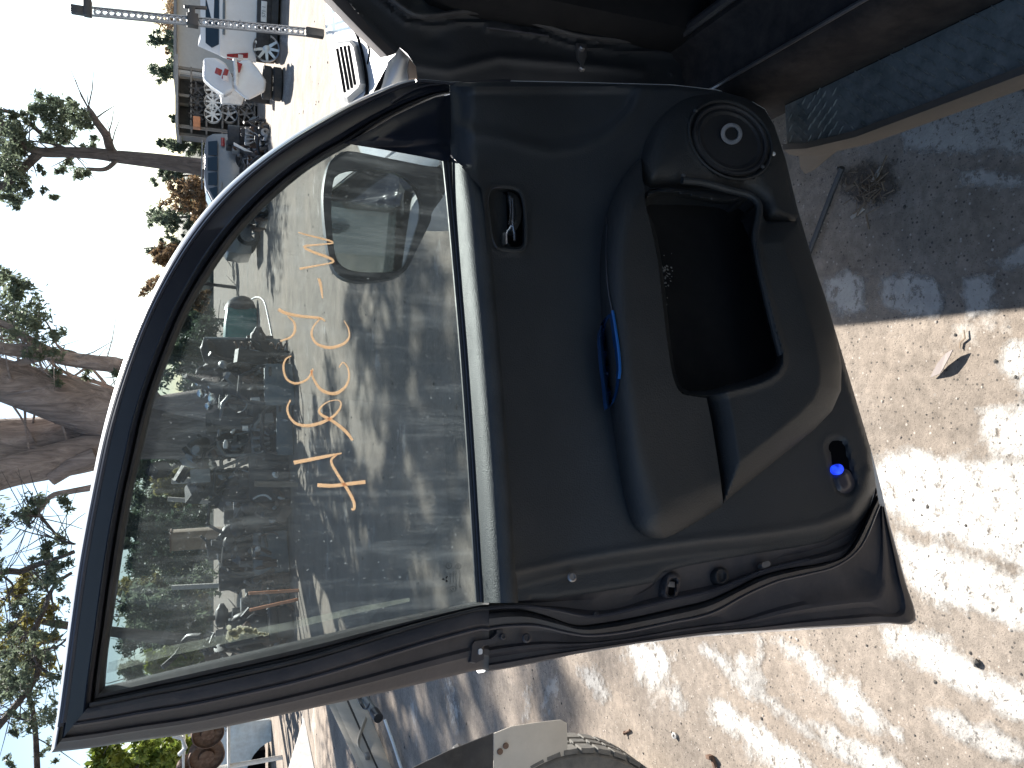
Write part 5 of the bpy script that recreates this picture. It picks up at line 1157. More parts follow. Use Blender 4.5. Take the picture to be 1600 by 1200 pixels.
npl = [c for c in ut.children if c.name.startswith("number_plate")][0]
t_ = text_on(npl, "S71 1", .10, (.12, -.2445, z(411)), (R(90), 0, 0), M['bluegrey'], "plate_lettering")
text_on(ut, "T", .16, (-.22, -.016, z(380)), (R(90), 0, 0), M['bluegrey'], "badge")
B().box((-.18, -.02, z(375)), (.10, .02, .02)).build("badge_bar", M['bluegrey'], ut)
# -- wrecked white tail section standing beside it
w0 = AY(432, 122, 16.4); wk = root("wrecked_tail", "wrecked white car tail with red lamps and a torn hanging bumper beside the truck", "car wreck", (w0.x, 16.4, 0), -.2)
z = lambda v: AY(v, 120, 16.4).z; X_ = lambda y: AY(360, y, 16.4).x - w0.x
b = B(); b.loft([[Vector((X_(y), d, z(v))) for y, v, d in ((97, 318, .0), (94, 338, 0), (100, 352, -.05), (118, 362, -.1), (140, 366, -.05), (148, 352, 0), (136, 330, .05), (126, 317, .1))], [Vector((X_(y) + .1, d + 1.2, z(v))) for y, v, d in ((97, 318, .0), (94, 338, 0), (100, 352, 0), (118, 362, 0), (140, 366, 0), (148, 352, 0), (136, 330, 0), (126, 317, 0))]]); b.build("quarter_panel", M['white'], wk, bev=.07, seg=3)
b = B(); b.loft([[Vector((X_(y), d, z(v))) for y, v, d in ((96, 374, -.15), (92, 390, -.2), (104, 402, -.2), (120, 416, -.15), (136, 414, -.1), (152, 388, -.05), (138, 366, -.1), (112, 364, -.2))], [Vector((X_(y) + .05, d + .35, z(v))) for y, v, d in ((96, 374, -.05), (92, 390, -.1), (104, 402, -.1), (120, 416, -.05), (136, 414, 0), (152, 388, 0), (138, 366, 0), (112, 364, -.1))]]); b.build("torn_bumper", M['white'], wk, bev=.07, seg=3)
for (y0, v0, y1, v1) in ((113, 336, 122, 346), (112, 348, 128, 355), (100, 366, 114, 376)):
    B().box(((X_(y0) + X_(y1)) / 2, -.24, (z(v0) + z(v1)) / 2), (abs(X_(y0) - X_(y1)), .08, abs(z(v0) - z(v1))), rotm(0, .3, 0)).build("tail_lamp", M['red'], wk, bev=.015)
B().box((X_(126), -.26, z(352)), (.10, .05, .10)).build("reversing_lens", M['clearl'], wk, bev=.01)
b = B(); b.tube([Vector((X_(96), -.25, z(366))), Vector((X_(115), -.3, z(368))), Vector((X_(134), -.25, z(368)))], .04, 8); b.build("bumper_beam", M['plate'], wk)
for q in range(2):
    b = B(); b.lathe([(.20, 0), (.30, -.0), (.335, .03), (.335, .16), (.30, .19), (.20, .19), (.19, .10)], (X_(118), .25, .01 + .2 * q), (.02 * q, .03 * q, 1), 24, cap=False); b.build("support_tyre", M['tyre'], wk)
p = G(436, 82, 0); rim("alloy_rim", "pale spoked wheel leaning under the white truck's rear bumper", Vector((p.x, p.y - .1, .27)), .27 / .62, .2, (-.25, -1, .1), 9, 'alloy')
p = G(420, 160, 0); o = root("white_cover", "white plastic car panel propped on end in front of the wheel rack", "car panel", (AY(370, 148, 20).x, 20, 0)); z = lambda v: AY(v, 148, 20).z
b = B(); b.prism([Vector((-.25, 0, z(346))), Vector((.28, 0, z(340))), Vector((.34, 0, z(372))), Vector((.10, 0, z(384))), Vector((-.22, 0, z(378)))], (0, .12, 0)); b.build("panel", M['plate'], o, bev=.03)
B().box((.05, .06, z(384) / 2), (.3, .1, z(384) + .02)).build("stand", M['dkpart'], o)
# -- grey station wagon side on, nose to the left
DW = 24.5; a_, c_ = AY(345, 222, DW), AY(345, 402, DW); wg = root("station_wagon", "grey station wagon parked side-on behind a pile of engine parts", "car", ((a_.x + c_.x) / 2, DW, 0)); L_ = a_.x - c_.x; z = lambda v: AY(v, 280, DW).z
SX = lambda y: AY(345, y, DW).x - (a_.x + c_.x) / 2
prof = [(SX(224), z(391)), (SX(221), z(355)), (SX(223), z(332)), (SX(228), z(323)), (SX(245), z(319.5)), (SX(285), z(319)), (SX(305), z(322)), (SX(335), z(337)), (SX(350), z(342)), (SX(385), z(347)), (SX(400), z(354)), (SX(403), z(375)), (SX(401), z(391))]
b = B(); zm = z(318)
def ring(s_): return [Vector((x, s_ * .88 * (1 - .17 * max(0, (zz - z(341)) / (zm - z(341)))), zz)) for x, zz in prof]
b.loft([ring(-1), ring(1)]); b.build("body", M['grey'], wg, bev=.05, angle=45)
for ya, yb, va in ((234, 256, 325), (258, 279, 324), (281, 301, 325)):
    for s_ in (-1,):
        def gp(y, v): zz = z(v); return Vector((SX(y), s_ * (.882 * (1 - .17 * max(0, (zz - z(341)) / (zm - z(341)))) + .004), zz))
        b = B(); b.prism([gp(ya, 339), gp(yb, 339), gp(yb, va), gp(ya + 1.5, va)], (0, -.012, 0)); b.build("side_window", M['dkgl'], wg, smooth=False)
b = B(); b.prism([gp(303, 339), gp(330, 339), gp(306, 326)], (0, -.012, 0)); b.build("side_window", M['dkgl'], wg, smooth=False)
b = B(); b.prism([Vector((SX(307), -.62, z(323.5) + .01)), Vector((SX(307), .62, z(323.5) + .01)), Vector((SX(333), .7, z(337) + .015)), Vector((SX(333), -.7, z(337) + .015))], (-.01, 0, .02)); b.build("windscreen", M['dkgl'], wg, smooth=False)
for s_ in (-1, 1): B().tube([Vector((SX(232), s_ * .66, z(318) + .03)), Vector((SX(290), s_ * .66, z(317) + .03))], .02, 6).build("roof_rail", M['alum'], wg)
for y in (258, 372):
    for s_ in (-1, 1): wheel(wg, (SX(y), s_ * .78, .34), (0, s_, 0), .34, .22, world=False)
B().box((SX(235), -.885, z(347)), (.25, .02, .10)).build("tail_lamp", M['red'], wg, bev=.01); B().box((SX(300), -.885, z(345)), (.18, .03, .04)).build("door_handle", M['grey'], wg, bev=.01)

# ================================================================== dismantled parts
jr = random.Random(12)
def engine(label, px, depth, w, h, mat='dkpart', rz=0.0, seed=0, base=None):
    c = AY(px[0], px[1], depth); r = random.Random(seed); o = root("engine_block", label, "engine", (c.x, depth, 0 if base is None else base), rz)
    b = B(); b.box((0, 0, h * .36), (w, w * .6, h * .5)); b.build("block", M[mat], o, bev=.03)
    b = B(); b.box((0, 0, h * .72), (w * .86, w * .36, h * .22)); b.build("cylinder_head", M['alum'], o, bev=.02)
    b = B(); b.box((0, 0, h * .06), (w * .7, w * .5, h * .12)); b.build("sump", M['dkpart'], o, bev=.02)
    for k in range(4):
        x = -w * .36 + w * .24 * k; b = B(); b.tube([(x, -w * .16, h * .72), (x, -w * .36, h * .80), (x * .8, -w * .42, h * .60), (x * .5, -w * .40, h * .42)], w * .045, 8); b.build("manifold_pipe", M['rust' if seed % 2 else 'alum'], o)
    for x, zz, q in ((-w * .52, h * .35, .17), (-w * .53, h * .62, .10)):
        b = B(); b.lathe([(w * q, 0), (w * q, w * .03), (w * q * .8, w * .035), (w * q * .8, w * .06), (w * q, w * .065), (w * q, w * .09), (0, w * .09)], (x, -w * .05, zz), (-1, 0, 0), 16); b.build("pulley", M['steel'], o)
    b = B(); b.box((r.uniform(-.2, .2) * w, 0, h * .90), (w * .4, w * .3, h * .18)); b.build("intake", M['dkpart'], o, bev=.02)
    return o
def loose_tyre(label, c, r, w, axis, rimmat='alum', spokes=5, rz=0):
    o = root("loose_wheel", label, "wheel", c); wheel(o, (0, 0, 0), axis, r, w, name="tyre", spokes=spokes, world=False, rim=rimmat); return o
def coil(label, px, depth, r, h, mat='rust', n=7):
    c = AY(px[0], px[1], depth); o = root("coil_spring", label, "spring", (c.x, depth, 0))
    z0 = 0; b = B(); b.tube([(r * math.cos(2 * math.pi * t * n), r * math.sin(2 * math.pi * t * n), z0 + .03 + h * t) for t in np.linspace(0, 1, n * 12)], r * .22, 6); b.build("coil", M[mat], o); return o
def axle(label, px, depth, L, mat='dkpart', rz=0.0, z0=.28):
    c = AY(px[0], px[1], depth); o = root("axle", label, "axle", (c.x, depth, 0), rz)
    b = B(); b.tube([(-L / 2, 0, z0), (-L * .16, 0, z0), (-L * .08, 0, z0), (L * .08, 0, z0), (L * .16, 0, z0), (L / 2, 0, z0)], [.05, .055, .14, .14, .055, .05], 12); b.build("tube", M[mat], o)
    for s_ in (-1, 1):
        b = B(); b.lathe([(.06, 0), (z0, .01), (z0, .05), (.10, .07), (.07, .11), (0, .11)], (s_ * L / 2, 0, z0), (s_, 0, 0), 18); b.build("brake_drum", M['rust'], o)
    return o
def door_frame(label, px, depth, w, h, mat='bluegrey', rz=0.0, lean=.12):
    c = AY(px[0], px[1], depth); o = root("salvaged_door", label, "door", (c.x, depth, 0), rz)
    b = B(); b.prism([(-w / 2, 0, 0), (w / 2, 0, .04), (w / 2, lean * .4, h * .55), (-w / 2, lean * .4, h * .55)], (0, .09, 0)); b.build("skin", M[mat], o, bev=.03)
    b = B(); b.tube([(-w / 2 + .03, lean * .5, h * .53), (-w / 2 + .08, lean * .8, h * .85), (-w / 2 + .22, lean, h), (w * .2, lean, h * .98), (w / 2 - .03, lean * .5, h * .54)], .035, 8); b.build("window_surround", M['dkpart'], o)
    b = B(); b.box((w * .3, -.01, h * .45), (.16, .03, .05)); b.build("handle", M['dkpart'], o, bev=.01); return o
def seat(label, px, depth, s_=1.0, rz=0.0):
    c = AY(px[0], px[1], depth); o = root("salvaged_seat", label, "seat", (c.x, depth, 0), rz)
    for nm, cc, sz, rr in (("cushion", (0, 0, .35), (.5, .5, .16), 0), ("backrest", (0, .26, .78), (.48, .14, .75), -.18), ("headrest", (0, .36, 1.24), (.26, .10, .17), -.18)):
        b = B(); b.box([q * s_ for q in cc], [q * s_ for q in sz], rotm(rr, 0, 0)); b.build(nm, M['bar'], o, bev=.05 * s_)
    b = B(); b.box((0, 0, .14 * s_), (.44 * s_, .44 * s_, .26 * s_)); b.build("base_frame", M['dkpart'], o); return o
def post(label, px, depth, w, mat, lean=0.0, name="post", cat="post"):
    top = AY(px[0], px[1], depth); o = root(name, label, cat, (top.x, depth, 0)); b = B(); b.loft([[Vector((s_ * w / 2, e * w / 2, 0)) for s_, e in ((-1, -1), (1, -1), (1, 1), (-1, 1))], [Vector((lean + s_ * w / 2, e * w / 2, top.z)) for s_, e in ((-1, -1), (1, -1), (1, 1), (-1, 1))]]); b.build("shaft", M[mat], o, bev=.01); return o
def drum(label, px, depth, r, h, mat, name="oil_drum", lying=False, rz=0.0):
    c = AY(px[0], px[1], depth); o = root(name, label, "drum", (c.x, depth, 0), rz); b = B()
    prof = [(r * .97, 0), (r, .02), (r, h * .3), (r * 1.04, h * .33), (r, h * .36), (r, h * .64), (r * 1.04, h * .67), (r, h * .70), (r, h - .02), (r * .97, h), (r * .9, h - .02), (0, h - .02)]
    if lying: b.lathe(prof, (-h / 2, 0, r * 1.04), (1, 0, 0), 20)
    else: b.lathe(prof, (0, 0, 0), (0, 0, 1), 20)
    b.build("shell", M[mat], o); return o
# pile in front of the wagon
engine("dark engine with pale manifold in front of the wagon's rear wheel", (390, 262), 21.5, .62, .55, 'dkpart', .4, 1)
engine("small oily engine nearest the wheel rack in the parts pile", (390, 214), 22.0, .55, .60, 'rust', -.3, 2)
engine("engine standing high behind the pile at the wagon's tail", (390, 228), 23.2, .6, .95, 'dkpart', .2, 3)
axle("rusty axle lying along the foot of the parts pile", (393, 290), 20.6, 1.7, 'alum', .1, .16)
axle("second axle with brake drums at the wagon's front wheel", (393, 318), 21.2, 1.2, 'dkpart', -.3, .2)
loose_tyre("black tyre lying flat in the parts pile before the wagon", Vector((AY(380, 280, 21).x, 21.0, .10)), .32, .2, (.1, -.1, 1))
loose_tyre("black tyre leaning on the wagon's rear wheel", Vector((AY(380, 268, 22.6).x, 22.6, .30)), .31, .2, (.2, -1, .2))
post("pale strut standing slanted against the wagon's wheel", (365, 245), 21.8, .07, 'plate', .35, "strut", "strut")
drum("black drum at the wagon's tail under the wheel rack", (352, 210), 23.0, .28, .9, 'dkpart')
for k, (y, v) in enumerate(((205, 388), (238, 392), (250, 378), (300, 392), (310, 384))):
    c = G(v + 4, y, 0); o = root("cast_part", "%s casting in the parts pile before the wagon" % ("rusty pink", "small pale", "bright ribbed", "long pale", "squat white")[k], "casting", c, jr.uniform(0, 3))
    b = B(); s_ = jr.uniform(.16, .26); b.box((0, 0, s_ * .5), (s_ * 1.6, s_, s_)); b.lathe([(s_ * .4, 0), (s_ * .4, s_ * .5), (s_ * .25, s_ * .5), (s_ * .25, 0)], (0, -s_ * .5, s_ * .5), (0, -1, 0), 12); b.build("body", M[('rust', 'plate', 'alum', 'plate', 'plate')[k]], o, bev=.02)
# seen through the pane: the row of junk
engine("dark engine behind the teal bin, seen through the window", (410, 556), 17.5, .8, 1.1, 'dkpart', .2, 4)
engine("bulky oily engine left of the coil spring, seen through the window", (420, 600), 16.5, .9, 1.0, 'dkpart', -.3, 5)
engine("tall stacked engine with rusty pipes below the broad gum trunk", (425, 655), 16.2, 1.0, 1.5, 'dkpart', .15, 7)
engine("low engine with pale head beneath the handwritten letter H", (430, 700), 15.8, .8, .8, 'dkpart', .5, 8)
engine("engine with rusty manifold behind the window's rear half", (425, 800), 16.8, .8, 1.15, 'dkpart', -.2, 9)
engine("squat engine with rusty pipes near the timber stakes", (430, 880), 15.5, .85, .8, 'dkpart', .3, 11)
engine("engine topped with a dark cover at the window's rear edge", (430, 960), 16.5, .9, 1.0, 'dkpart', -.4, 12)
coil("tall rusty coil spring standing in front of the dark box", (402, 541), 15.5, .075, .95)
coil("short rusty coil spring behind the timber stakes", (420, 905), 15.0, .09, .5, n=5)
door_frame("blue-grey car door panel propped below the handwritten figures", (430, 600), 14.2, .75, .95, 'bluegrey', .15)
door_frame("long blue-grey panel standing beneath the handwritten letter A", (430, 665), 14.4, 1.1, .55, 'bluegrey', -.1, .02)
door_frame("black car door with an empty window hoop, third in the row", (430, 745), 15.0, .9, 1.35, 'dkpart', .2)
door_frame("black car door with an empty window hoop near the white post", (430, 800), 15.4, .9, 1.45, 'dkpart', -.25)
door_frame("dark car door leaning at the rear end of the row", (430, 862), 15.2, .8, 1.2, 'bluegrey', .35)
seat("black car seat turned sideways under the dry splash mark", (430, 975), 14.6, 1.0, .6)
seat("black car seat facing away behind the car doors", (430, 835), 17.2, 1.1, 2.6)
loose_tyre("spoked dark wheel leaning near the window's rear edge", Vector((AY(325, 945, 15.2).x, 15.2, .36)), .36, .22, (.3, -1, .1), 'dkpart', 5)
loose_tyre("wheel standing upright behind the car doors", Vector((AY(340, 780, 15.8).x, 15.8, .36)), .36, .22, (-.3, -1, .1), 'alum', 6)
drum("rust-rimmed dark pipe drum beside the spoked wheel", (330, 905), 15.8, .24, 1.25, 'dkpart', rz=.3)
drum("dark blue-grey drum standing behind the coil spring", (330, 550), 18.5, .34, 1.5, 'bluegrey')
post("white gate post seen through the window above the car doors", (268, 752), 19.0, .12, 'cream')
post("pale leaning post between the white gate post and the rear frame", (262, 800), 19.5, .10, 'cream', .3)
post("pale post near the window's rear corner", (268, 925), 19.0, .10, 'cream', .1)
post("orange timber stake upright before the oily parts", (388, 930), 13.6, .05, 'orange', .03, "timber_stake", "stake")
post("second orange timber stake crossing the first", (390, 944), 13.7, .05, 'orange', -.1, "timber_stake", "stake")
post("weathered board standing in the row by the letter H", (398, 760), 13.8, .09, 'timber', .04, "timber_board", "board")
o = root("rusty_tank", "rusty box tank far behind the car doors", "tank", (AY(300, 842, 27).x, 27, 0)); b = B(); zt_ = AY(268, 842, 27).z; b.box((0, 0, zt_ / 2), (.6, .6, zt_)); b.build("shell", M['timber'], o, bev=.03); B().box((0, 0, zt_ + .02), (.65, .65, .05)).build("lid", M['rust'], o, bev=.01)
o = root("dark_cabinet", "tall dark steel cabinet behind the teal bin", "cabinet", (AY(330, 548, 17.6).x, 17.2, 0)); zt_ = AY(318, 548, 17.2).z; b = B(); b.box((0, 0, zt_ / 2), (.5, .45, zt_)); b.build("case", M['bluegrey'], o, bev=.02); B().box((.0, -.255, zt_ * .55), (.42, .012, zt_ * .8)).build("door_leaf", M['dkpart'], o, bev=.004)
o = root("engine_hoist", "grey bent-pipe hoist frame over the oily engines", "hoist", (AY(430, 660, 15.6).x, 15.6, 0)); X_ = lambda y: AY(350, y, 15.6).x - AY(430, 660, 15.6).x; Z_ = lambda v: AY(v, 660, 15.6).z
b = B(); b.tube([Vector((X_(606), 0, Z_(392))), Vector((X_(614), 0, Z_(362))), Vector((X_(630), 0, Z_(348))), Vector((X_(660), 0, Z_(344))), Vector((X_(695), 0, Z_(341))), Vector((X_(712), 0, Z_(352)))], .035, 8); b.build("boom", M['alum'], o)
for y in (606, 712): B().tube([Vector((X_(y), 0, Z_(392 if y == 606 else 352))), Vector((X_(y), 0, 0))], .035, 8).build("leg", M['alum'], o)
o = root("bright_headlamps", "cluster of bright chrome lamp shells catching sunlight above the engines", "lamps", (AY(330, 622, 17.0).x, 17.0, 0)); zz = AY(340, 622, 17).z
B().box((0, .1, zz / 2), (.7, .4, zz)).build("stand", M['dkpart'], o, bev=.02)
for dx, dz, r_ in ((.0, .10, .14), (.28, .16, .10), (-.16, .22, .08), (.1, .36, .09), (.32, .42, .07)):
    B().lathe([(r_ * .5, .12), (r_, 0), (r_ * 1.05, -.02), (r_ * .9, -.03), (0, -.06)], (dx, -.15, zz + dz - .05), (0, 1, .25), 16).build("lamp_shell", M['chrome'], o)
# heaps of small parts between the larger ones: nobody could count them
hr = random.Random(77)
def heap(label, n, mat, ys, dep, hmax, smin, smax):
    b = B()
    for k in range(n):
        y = hr.uniform(*ys); d = hr.uniform(*dep); c = AY(430, y, d); env = hmax * (.55 + .45 * math.sin(y * .031 + 1.3) * math.cos(y * .013)); zz = hr.random() ** 1.3 * env; s_ = hr.uniform(smin, smax); p = Vector((c.x, d, zz + s_ * .3)); rot = rotm(hr.uniform(0, 3), hr.uniform(0, 3), hr.uniform(0, 3)); t = hr.random()
        if t < .34: b.box(p, (s_, s_ * hr.uniform(.3, .9), s_ * hr.uniform(.15, .6)), rot)
        elif t < .62: b.tube(spline([p + rot @ Vector((-s_, 0, 0)), p + rot @ Vector((-s_ * .3, s_ * .4, 0)), p + rot @ Vector((s_ * .4, s_ * .2, s_ * .3)), p + rot @ Vector((s_, -s_ * .2, 0))], 8), s_ * hr.uniform(.06, .14), 6)
        elif t < .82: b.lathe([(s_ * .15, -.02), (s_ * .5, -.02), (s_ * .5, .03), (s_ * .3, .05), (s_ * .15, .05)], p, rot @ Vector((0, 0, 1)), 14, cap=False)
        else: b.lathe([(s_ * .2, 0), (s_ * .28, s_ * .2), (s_ * .28, s_ * .7), (s_ * .2, s_ * .8), (s_ * .1, s_)], p, rot @ Vector((0, 0, 1)), 10)
    return prop(b.build("scrap_heap", M[mat], None), label, "scrap heap", kind="stuff")
heap("jumble of oily dark car parts heaped along the yard behind the window", 420, 'dkpart', (545, 1075), (15.2, 18.5), 2.3, .15, .55)
heap("pale aluminium castings mixed through the parts heap behind the window", 170, 'alum', (545, 1075), (15.0, 18.0), 2.0, .10, .36)
heap("rusty pipes and plates mixed through the parts heap behind the window", 120, 'rust', (560, 1075), (14.6, 17.5), 1.6, .12, .40)
heap("bright scraps of broken plastic lying on the parts heaps", 60, 'plate', (545, 1075), (14.2, 17.0), 1.7, .05, .16)
heap("dark parts strewn before the grey wagon and the wheel rack", 150, 'dkpart', (195, 350), (20.3, 22.5), .75, .10, .34)
heap("pale scraps strewn before the grey wagon and the wheel rack", 70, 'alum', (195, 350), (20.0, 22.0), .6, .08, .26)
# teal bin lying down with a dark rounded lid
c = G(401, 498, 0); o = root("plastic_bin", "teal plastic bin lying on its side with a dark rounded lid", "bin", (c.x, c.y, 0)); k = (c.y * CP + 1.5 * SP) / FPX
b = B(); b.loft([[Vector((x, s_ * w, zz)) for s_, zz in ((-1, .02), (1, .02), (1, h_), (.6, h_ + .06), (-.6, h_ + .06), (-1, h_))] for x, w, h_ in ((-34 * k, .50, 46 * k), (-10 * k, .48, 45 * k), (14 * k, .44, 42 * k))]); b.build("tub", M['teal'], o, bev=.05, angle=50)
b = B(); b.loft([[Vector((x, w * math.cos(t), 24 * k + (24 * k) * h_ * math.sin(t) - (1 - h_) * 4 * k)) for t in [2 * math.pi * q / 20 for q in range(20)]] for x, w, h_ in ((12 * k, .5, 1.0), (18 * k, .48, .94), (26 * k, .40, .78), (32 * k, .26, .5), (35 * k, .05, .12))]); b.build("lid", M['bar'], o, angle=60)
# white hose on the ground
pts = [G(x, y, .02) for x, y in ((392, 468), (402, 464), (412, 470), (418, 490), (424, 520), (430, 550), (436, 590), (440, 640))]
o = root("white_hose", "thin white hose snaking over the ground past the teal bin", "hose", (pts[0].x, pts[0].y, 0)); B().tube(spline(pts, 40), .02, 6).build("tube", M['plate'], o, world=True)
# ---- left of the door: pale car front, drums, sheet, trailer
c = G(424, 1165, 0); pc = root("pale_car", "pale blue-white car front with a dark wheel arch at the photo's lower left", "car", (c.x, c.y, 0)); dp = c.y; X_ = lambda y: AY(400, y, dp).x - c.x; Z_ = lambda v: AY(v, 1165, dp).z
arch = [(X_(1188 - 60 * math.sin(t)) , Z_(424 - 44 * (1 - math.cos(t)) )) for t in []]
side_ = [(X_(1128), Z_(422)), (X_(1124), Z_(360)), (X_(1128), Z_(344)), (X_(1150), Z_(340)), (X_(1300), Z_(336)), (X_(1300), Z_(422))]
am = [(X_(1240 + 78 * math.cos(t)), Z_(428) + (Z_(378) - Z_(428)) * math.sin(t)) for t in [math.pi * q / 14 for q in range(15)]]
outl = side_ [:5] + [(X_(1320), Z_(336)), (X_(1320), Z_(428))] + am + [(X_(1140), Z_(428))]
b = B(); b.prism([Vector((x, 0, zz)) for x, zz in outl], (0, .10, 0)); b.build("front_wing", surf('pale_blue_white_paint', (.50, .58, .63), .35, dust=.2, coat=.4, bmp=0), pc, angle=30, bev=.02)
b = B(); b.prism([Vector((X_(1126), .10, Z_(350))), Vector((X_(1320), .10, Z_(337))), Vector((X_(1320), 1.5, Z_(330))), Vector((X_(1126), 1.5, Z_(342)))], (0, 0, .04)); b.build("bonnet", M['white'], pc, bev=.01)
b = B(); b.box((X_(1230), .7, Z_(395)), (1.6, 1.1, .6)); b.build("wheel_bay", M['dkgap'], pc)
text_on(pc, "24", .14, (X_(1132), -.004, Z_(356)), (R(90), 0, 0), M['dkpart'], "chalk_number")
b = B(); b.box((X_(1120), .9, .14), (.3, .3, .28)); b.box((X_(1250), .5, .1), (.8, .3, .2)); b.build("support_block", M['timber'], pc)
for k, (y, v, r_) in enumerate(((1142, 324, .30), (1178, 322, .34), (1200, 300, .30))):
    cc = AY(v, y, 16.0 + .3 * k); o = root("rusty_brake_drum", ("rusty brake drum behind the pale car nearest the door", "large rusty drum stacked behind the pale car", "rusty drum high at the photo's lower left corner")[k], "brake drum", cc)
    b = B(); b.lathe([(r_ * .3, .12), (r_ * .95, .10), (r_, 0), (r_, -.12), (r_ * .92, -.14), (r_ * .9, -.06), (r_ * .45, -.05), (r_ * .42, -.12), (0, -.12)], (0, 0, 0), (.2, 1, .1), 22); b.build("drum", M['rust'], o)
o = root("drum_shelf", "white pipe shelf carrying rusty brake drums behind the pale car", "shelf", (AY(340, 1170, 16.4).x, 16.4, 0)); X_ = lambda y: AY(300, y, 16.4).x - AY(340, 1170, 16.4).x; Z_ = lambda v: AY(v, 1170, 16.4).z
for y in (1130, 1215): B().tube([Vector((X_(y), .2, 0)), Vector((X_(y), .2, Z_(268)))], .05, 8).build("upright", M['plate'], o)
for v in (270, 306, 342): B().box((X_(1172), .25, Z_(v) - .19), (X_(1130) - X_(1215), .5, .05)).build("shelf_board", M['plate'], o, bev=.01)
b = B(); b.tube([Vector((X_(1145), 0, Z_(270))), Vector((X_(1150), -.05, Z_(285))), Vector((X_(1165), -.05, Z_(290))), Vector((X_(1176), 0, Z_(280)))], .04, 8); b.build("bent_hoop", M['plate'], o)
# white sheet standing on edge, casting its shadow
o = root("white_sheet", "white sheet-metal offcut propped on the ground left of the door", "metal sheet", G(492, 1200, 0)); p0, p1 = G(476, 1122, 0), G(504, 1260, 0); p2 = G(470, 1260, .0) + ZUP * .02
h_ = Vector((0, .35, .55)); b = B(); b.prism([p0 + ZUP * .01, p1 + ZUP * .01, p1 + h_, ], (0, .01, .004)); b.build("sheet", M['plate'], o, world=True, smooth=False)
# cream folded beam with handle, strut and cable
M['beam'] = surf('cream_folded_steel', (.46, .42, .36), .6, var=.1, dust=.3)
c = G(590, 1150, 0); o = root("steel_beam", "cream folded steel side panel with a bent handle standing left of the door", "panel", (c.x, c.y, 0))
def bp(y, t, push=0.0):
    xb = 562 + (y - 1080) * .417; xt = 503 + (y - 1080) * .475; g = G(xb, y, 0); p = AY(xb + (xt - xb) * t, y, g.y); return p + Vector((0, push, 0))
for nm, t0, t1, ps, mt in (("lower_flange", 0, .40, .0, 'beam'), ("fold_groove", .40, .46, .03, 'bar'), ("upper_flange", .46, .82, -.02, 'beam'), ("top_rail", .82, 1.0, .02, 'beam')):
    b = B(); b.loft([[bp(y, t0, ps), bp(y, t1, ps), bp(y, t1, ps + .05), bp(y, t0, ps + .05)] for y in (1060, 1120, 1180, 1260)]); b.build(nm, M[mt], o, world=True, bev=.006 if mt == 'beam' else 0)
hp = [bp(1180, .62, -.06), bp(1156, .68, -.10), bp(1132, .42, -.14), bp(1114, .15, -.12)]; b = B(); b.tube(spline(hp, 14), [.010] * 4 + [.016] * 10, 8, flat=.5); b.build("handle", M['beam'], o, world=True)
B().box(bp(1180, .60, -.05), (.07, .06, .04)).build("handle_bracket", M['steel'], o, world=True, bev=.004)
cy0, cy1 = G(571, 1092, .16), G(590, 1120, .12); ax = (cy1 - cy0)
o = root("gas_strut", "black-ended grey strut with a thin white rod beyond the cream beam", "strut", (cy0.x, cy0.y, 0))
b = B(); b.tube([cy0 - ax * .5, cy1], .034, 14); b.build("cylinder", surf('grey_tube', (.16, .16, .15), .5), o, world=True); b = B(); b.tube([cy0 + ax * .72, cy0 + ax * 1.08], .042, 14); b.build("end_cap", M['bar'], o, world=True)
b = B(); b.tube([G(601, 1124, .10), G(614, 1160, .05), G(628, 1204, .03), G(640, 1240, .02)], .012, 8); b.build("rod", M['plate'], o, world=True)
b = B()
for q in range(3): b.tube(spline([G(556 + 3 * q, 1084, .2), G(562 + 2 * q, 1098, .24 - .02 * q), G(570 + q, 1108, .2), G(577, 1100, .18)], 14), .007, 6)
b.build("cable_loops", M['bar'], o, world=True)["kind"] = "stuff"
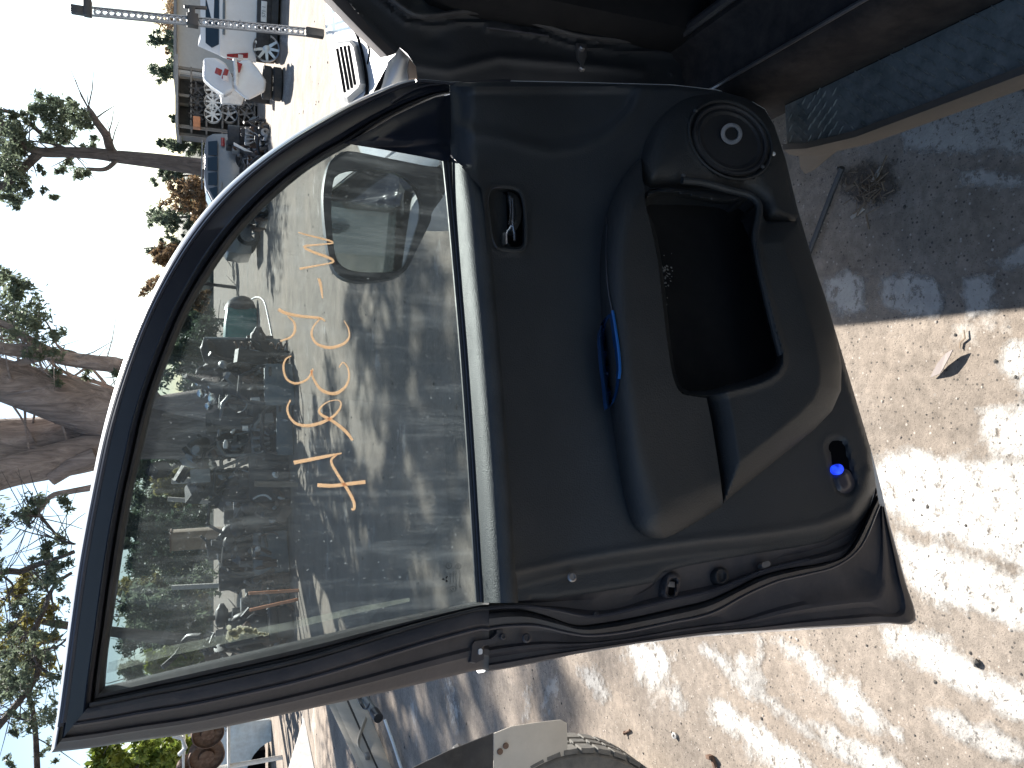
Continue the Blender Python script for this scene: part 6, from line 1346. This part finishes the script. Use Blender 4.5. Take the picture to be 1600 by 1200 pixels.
# trailer: wheel, angular mudguard
WC = AY(885, 1372, 2.33); tl = root("trailer", "small trailer at the photo's lower edge with cream angular mudguard and worn tyre", "trailer", (WC.x, WC.y, 0))
b = B(); r_ = WC.z if WC.z > .3 else .42; RR = .435
prof = [(RR * .60, -.09), (RR * .66, -.105), (RR * .86, -.11), (RR * .955, -.095), (RR * .985, -.075), (RR * .985, .075), (RR * .955, .095), (RR * .86, .11), (RR * .60, .09)]
b.lathe(prof, WC, (.12, -1, .05), 56, cap=False); ty = b.build("tyre", M['tyre2'] if 'tyre2' in M else surf('dusty_worn_tyre', (.10, .098, .092), .85, var=.25, scale=25, dust=.5, dcol=(.24, .22, .19), dscale=20, bmp=.3, bscale=90), tl, world=True, angle=30)
b = B(); ax = Vector((.12, -1, .05)).normalized(); a_ = ax.orthogonal().normalized(); d_ = ax.cross(a_)
for k in range(44):
    t0, t1 = 2 * math.pi * (k + .08) / 44, 2 * math.pi * (k + .86) / 44
    for h0, h1 in ((-.09, -.03), (-.022, .022), (.03, .09)):
        b.loft([[WC + (a_ * math.cos(t) + d_ * math.sin(t)) * rr_ + ax * hh for rr_, hh in ((RR * .98, h0), (RR * 1.012, h0 + .006), (RR * 1.012, h1 - .006), (RR * .98, h1))] for t in (t0, t1)])
b.build("tread_blocks", ty.data.materials[0], ty, world=True, smooth=False)["kind"] = "stuff"
b = B(); b.lathe([(RR * .6, -.08), (RR * .56, .0), (RR * .5, .06), (RR * .2, .05), (0, .05)], WC, ax, 28); b.build("rim", M['steel'], tl, world=True)
MGY = 2.30
q = [AY(x, y, MGY) for x, y in ((772, 1146), (800, 1135), (840, 1129), (876, 1125), (886, 1130), (887, 1175), (885, 1240), (772, 1240))]
b = B(); b.prism(q, (0, .004, 0)); b.build("mudguard_front", M['beam'], tl, world=True, bev=.0015)
q = [AY(x, y, MGY) for x, y in ((771, 1146), (771, 1240), (640, 1240), (646, 1200), (700, 1174))]
b = B(); b.prism([p + Vector((0, .002, 0)) for p in q], (0, .004, 0)); b.build("mudguard_slope", M['dkpart'], tl, world=True, smooth=False)
for x, y in ((790, 1165), (781, 1174)): B().lathe([(.010, 0), (.010, .004), (0, .006)], AY(x, y, MGY - .003), (0, -1, 0), 10).build("mudguard_bolt", M['rust'], tl, world=True)
B().box(Vector((WC.x - .5, MGY + .35, .5)), (1.4, .08, .10)).build("chassis_rail", M['bar'], tl, world=True, bev=.01)
B().tube([WC, WC + Vector((-.1, 1.2, 0))], .03, 8).build("axle_stub", M['bar'], tl, world=True)
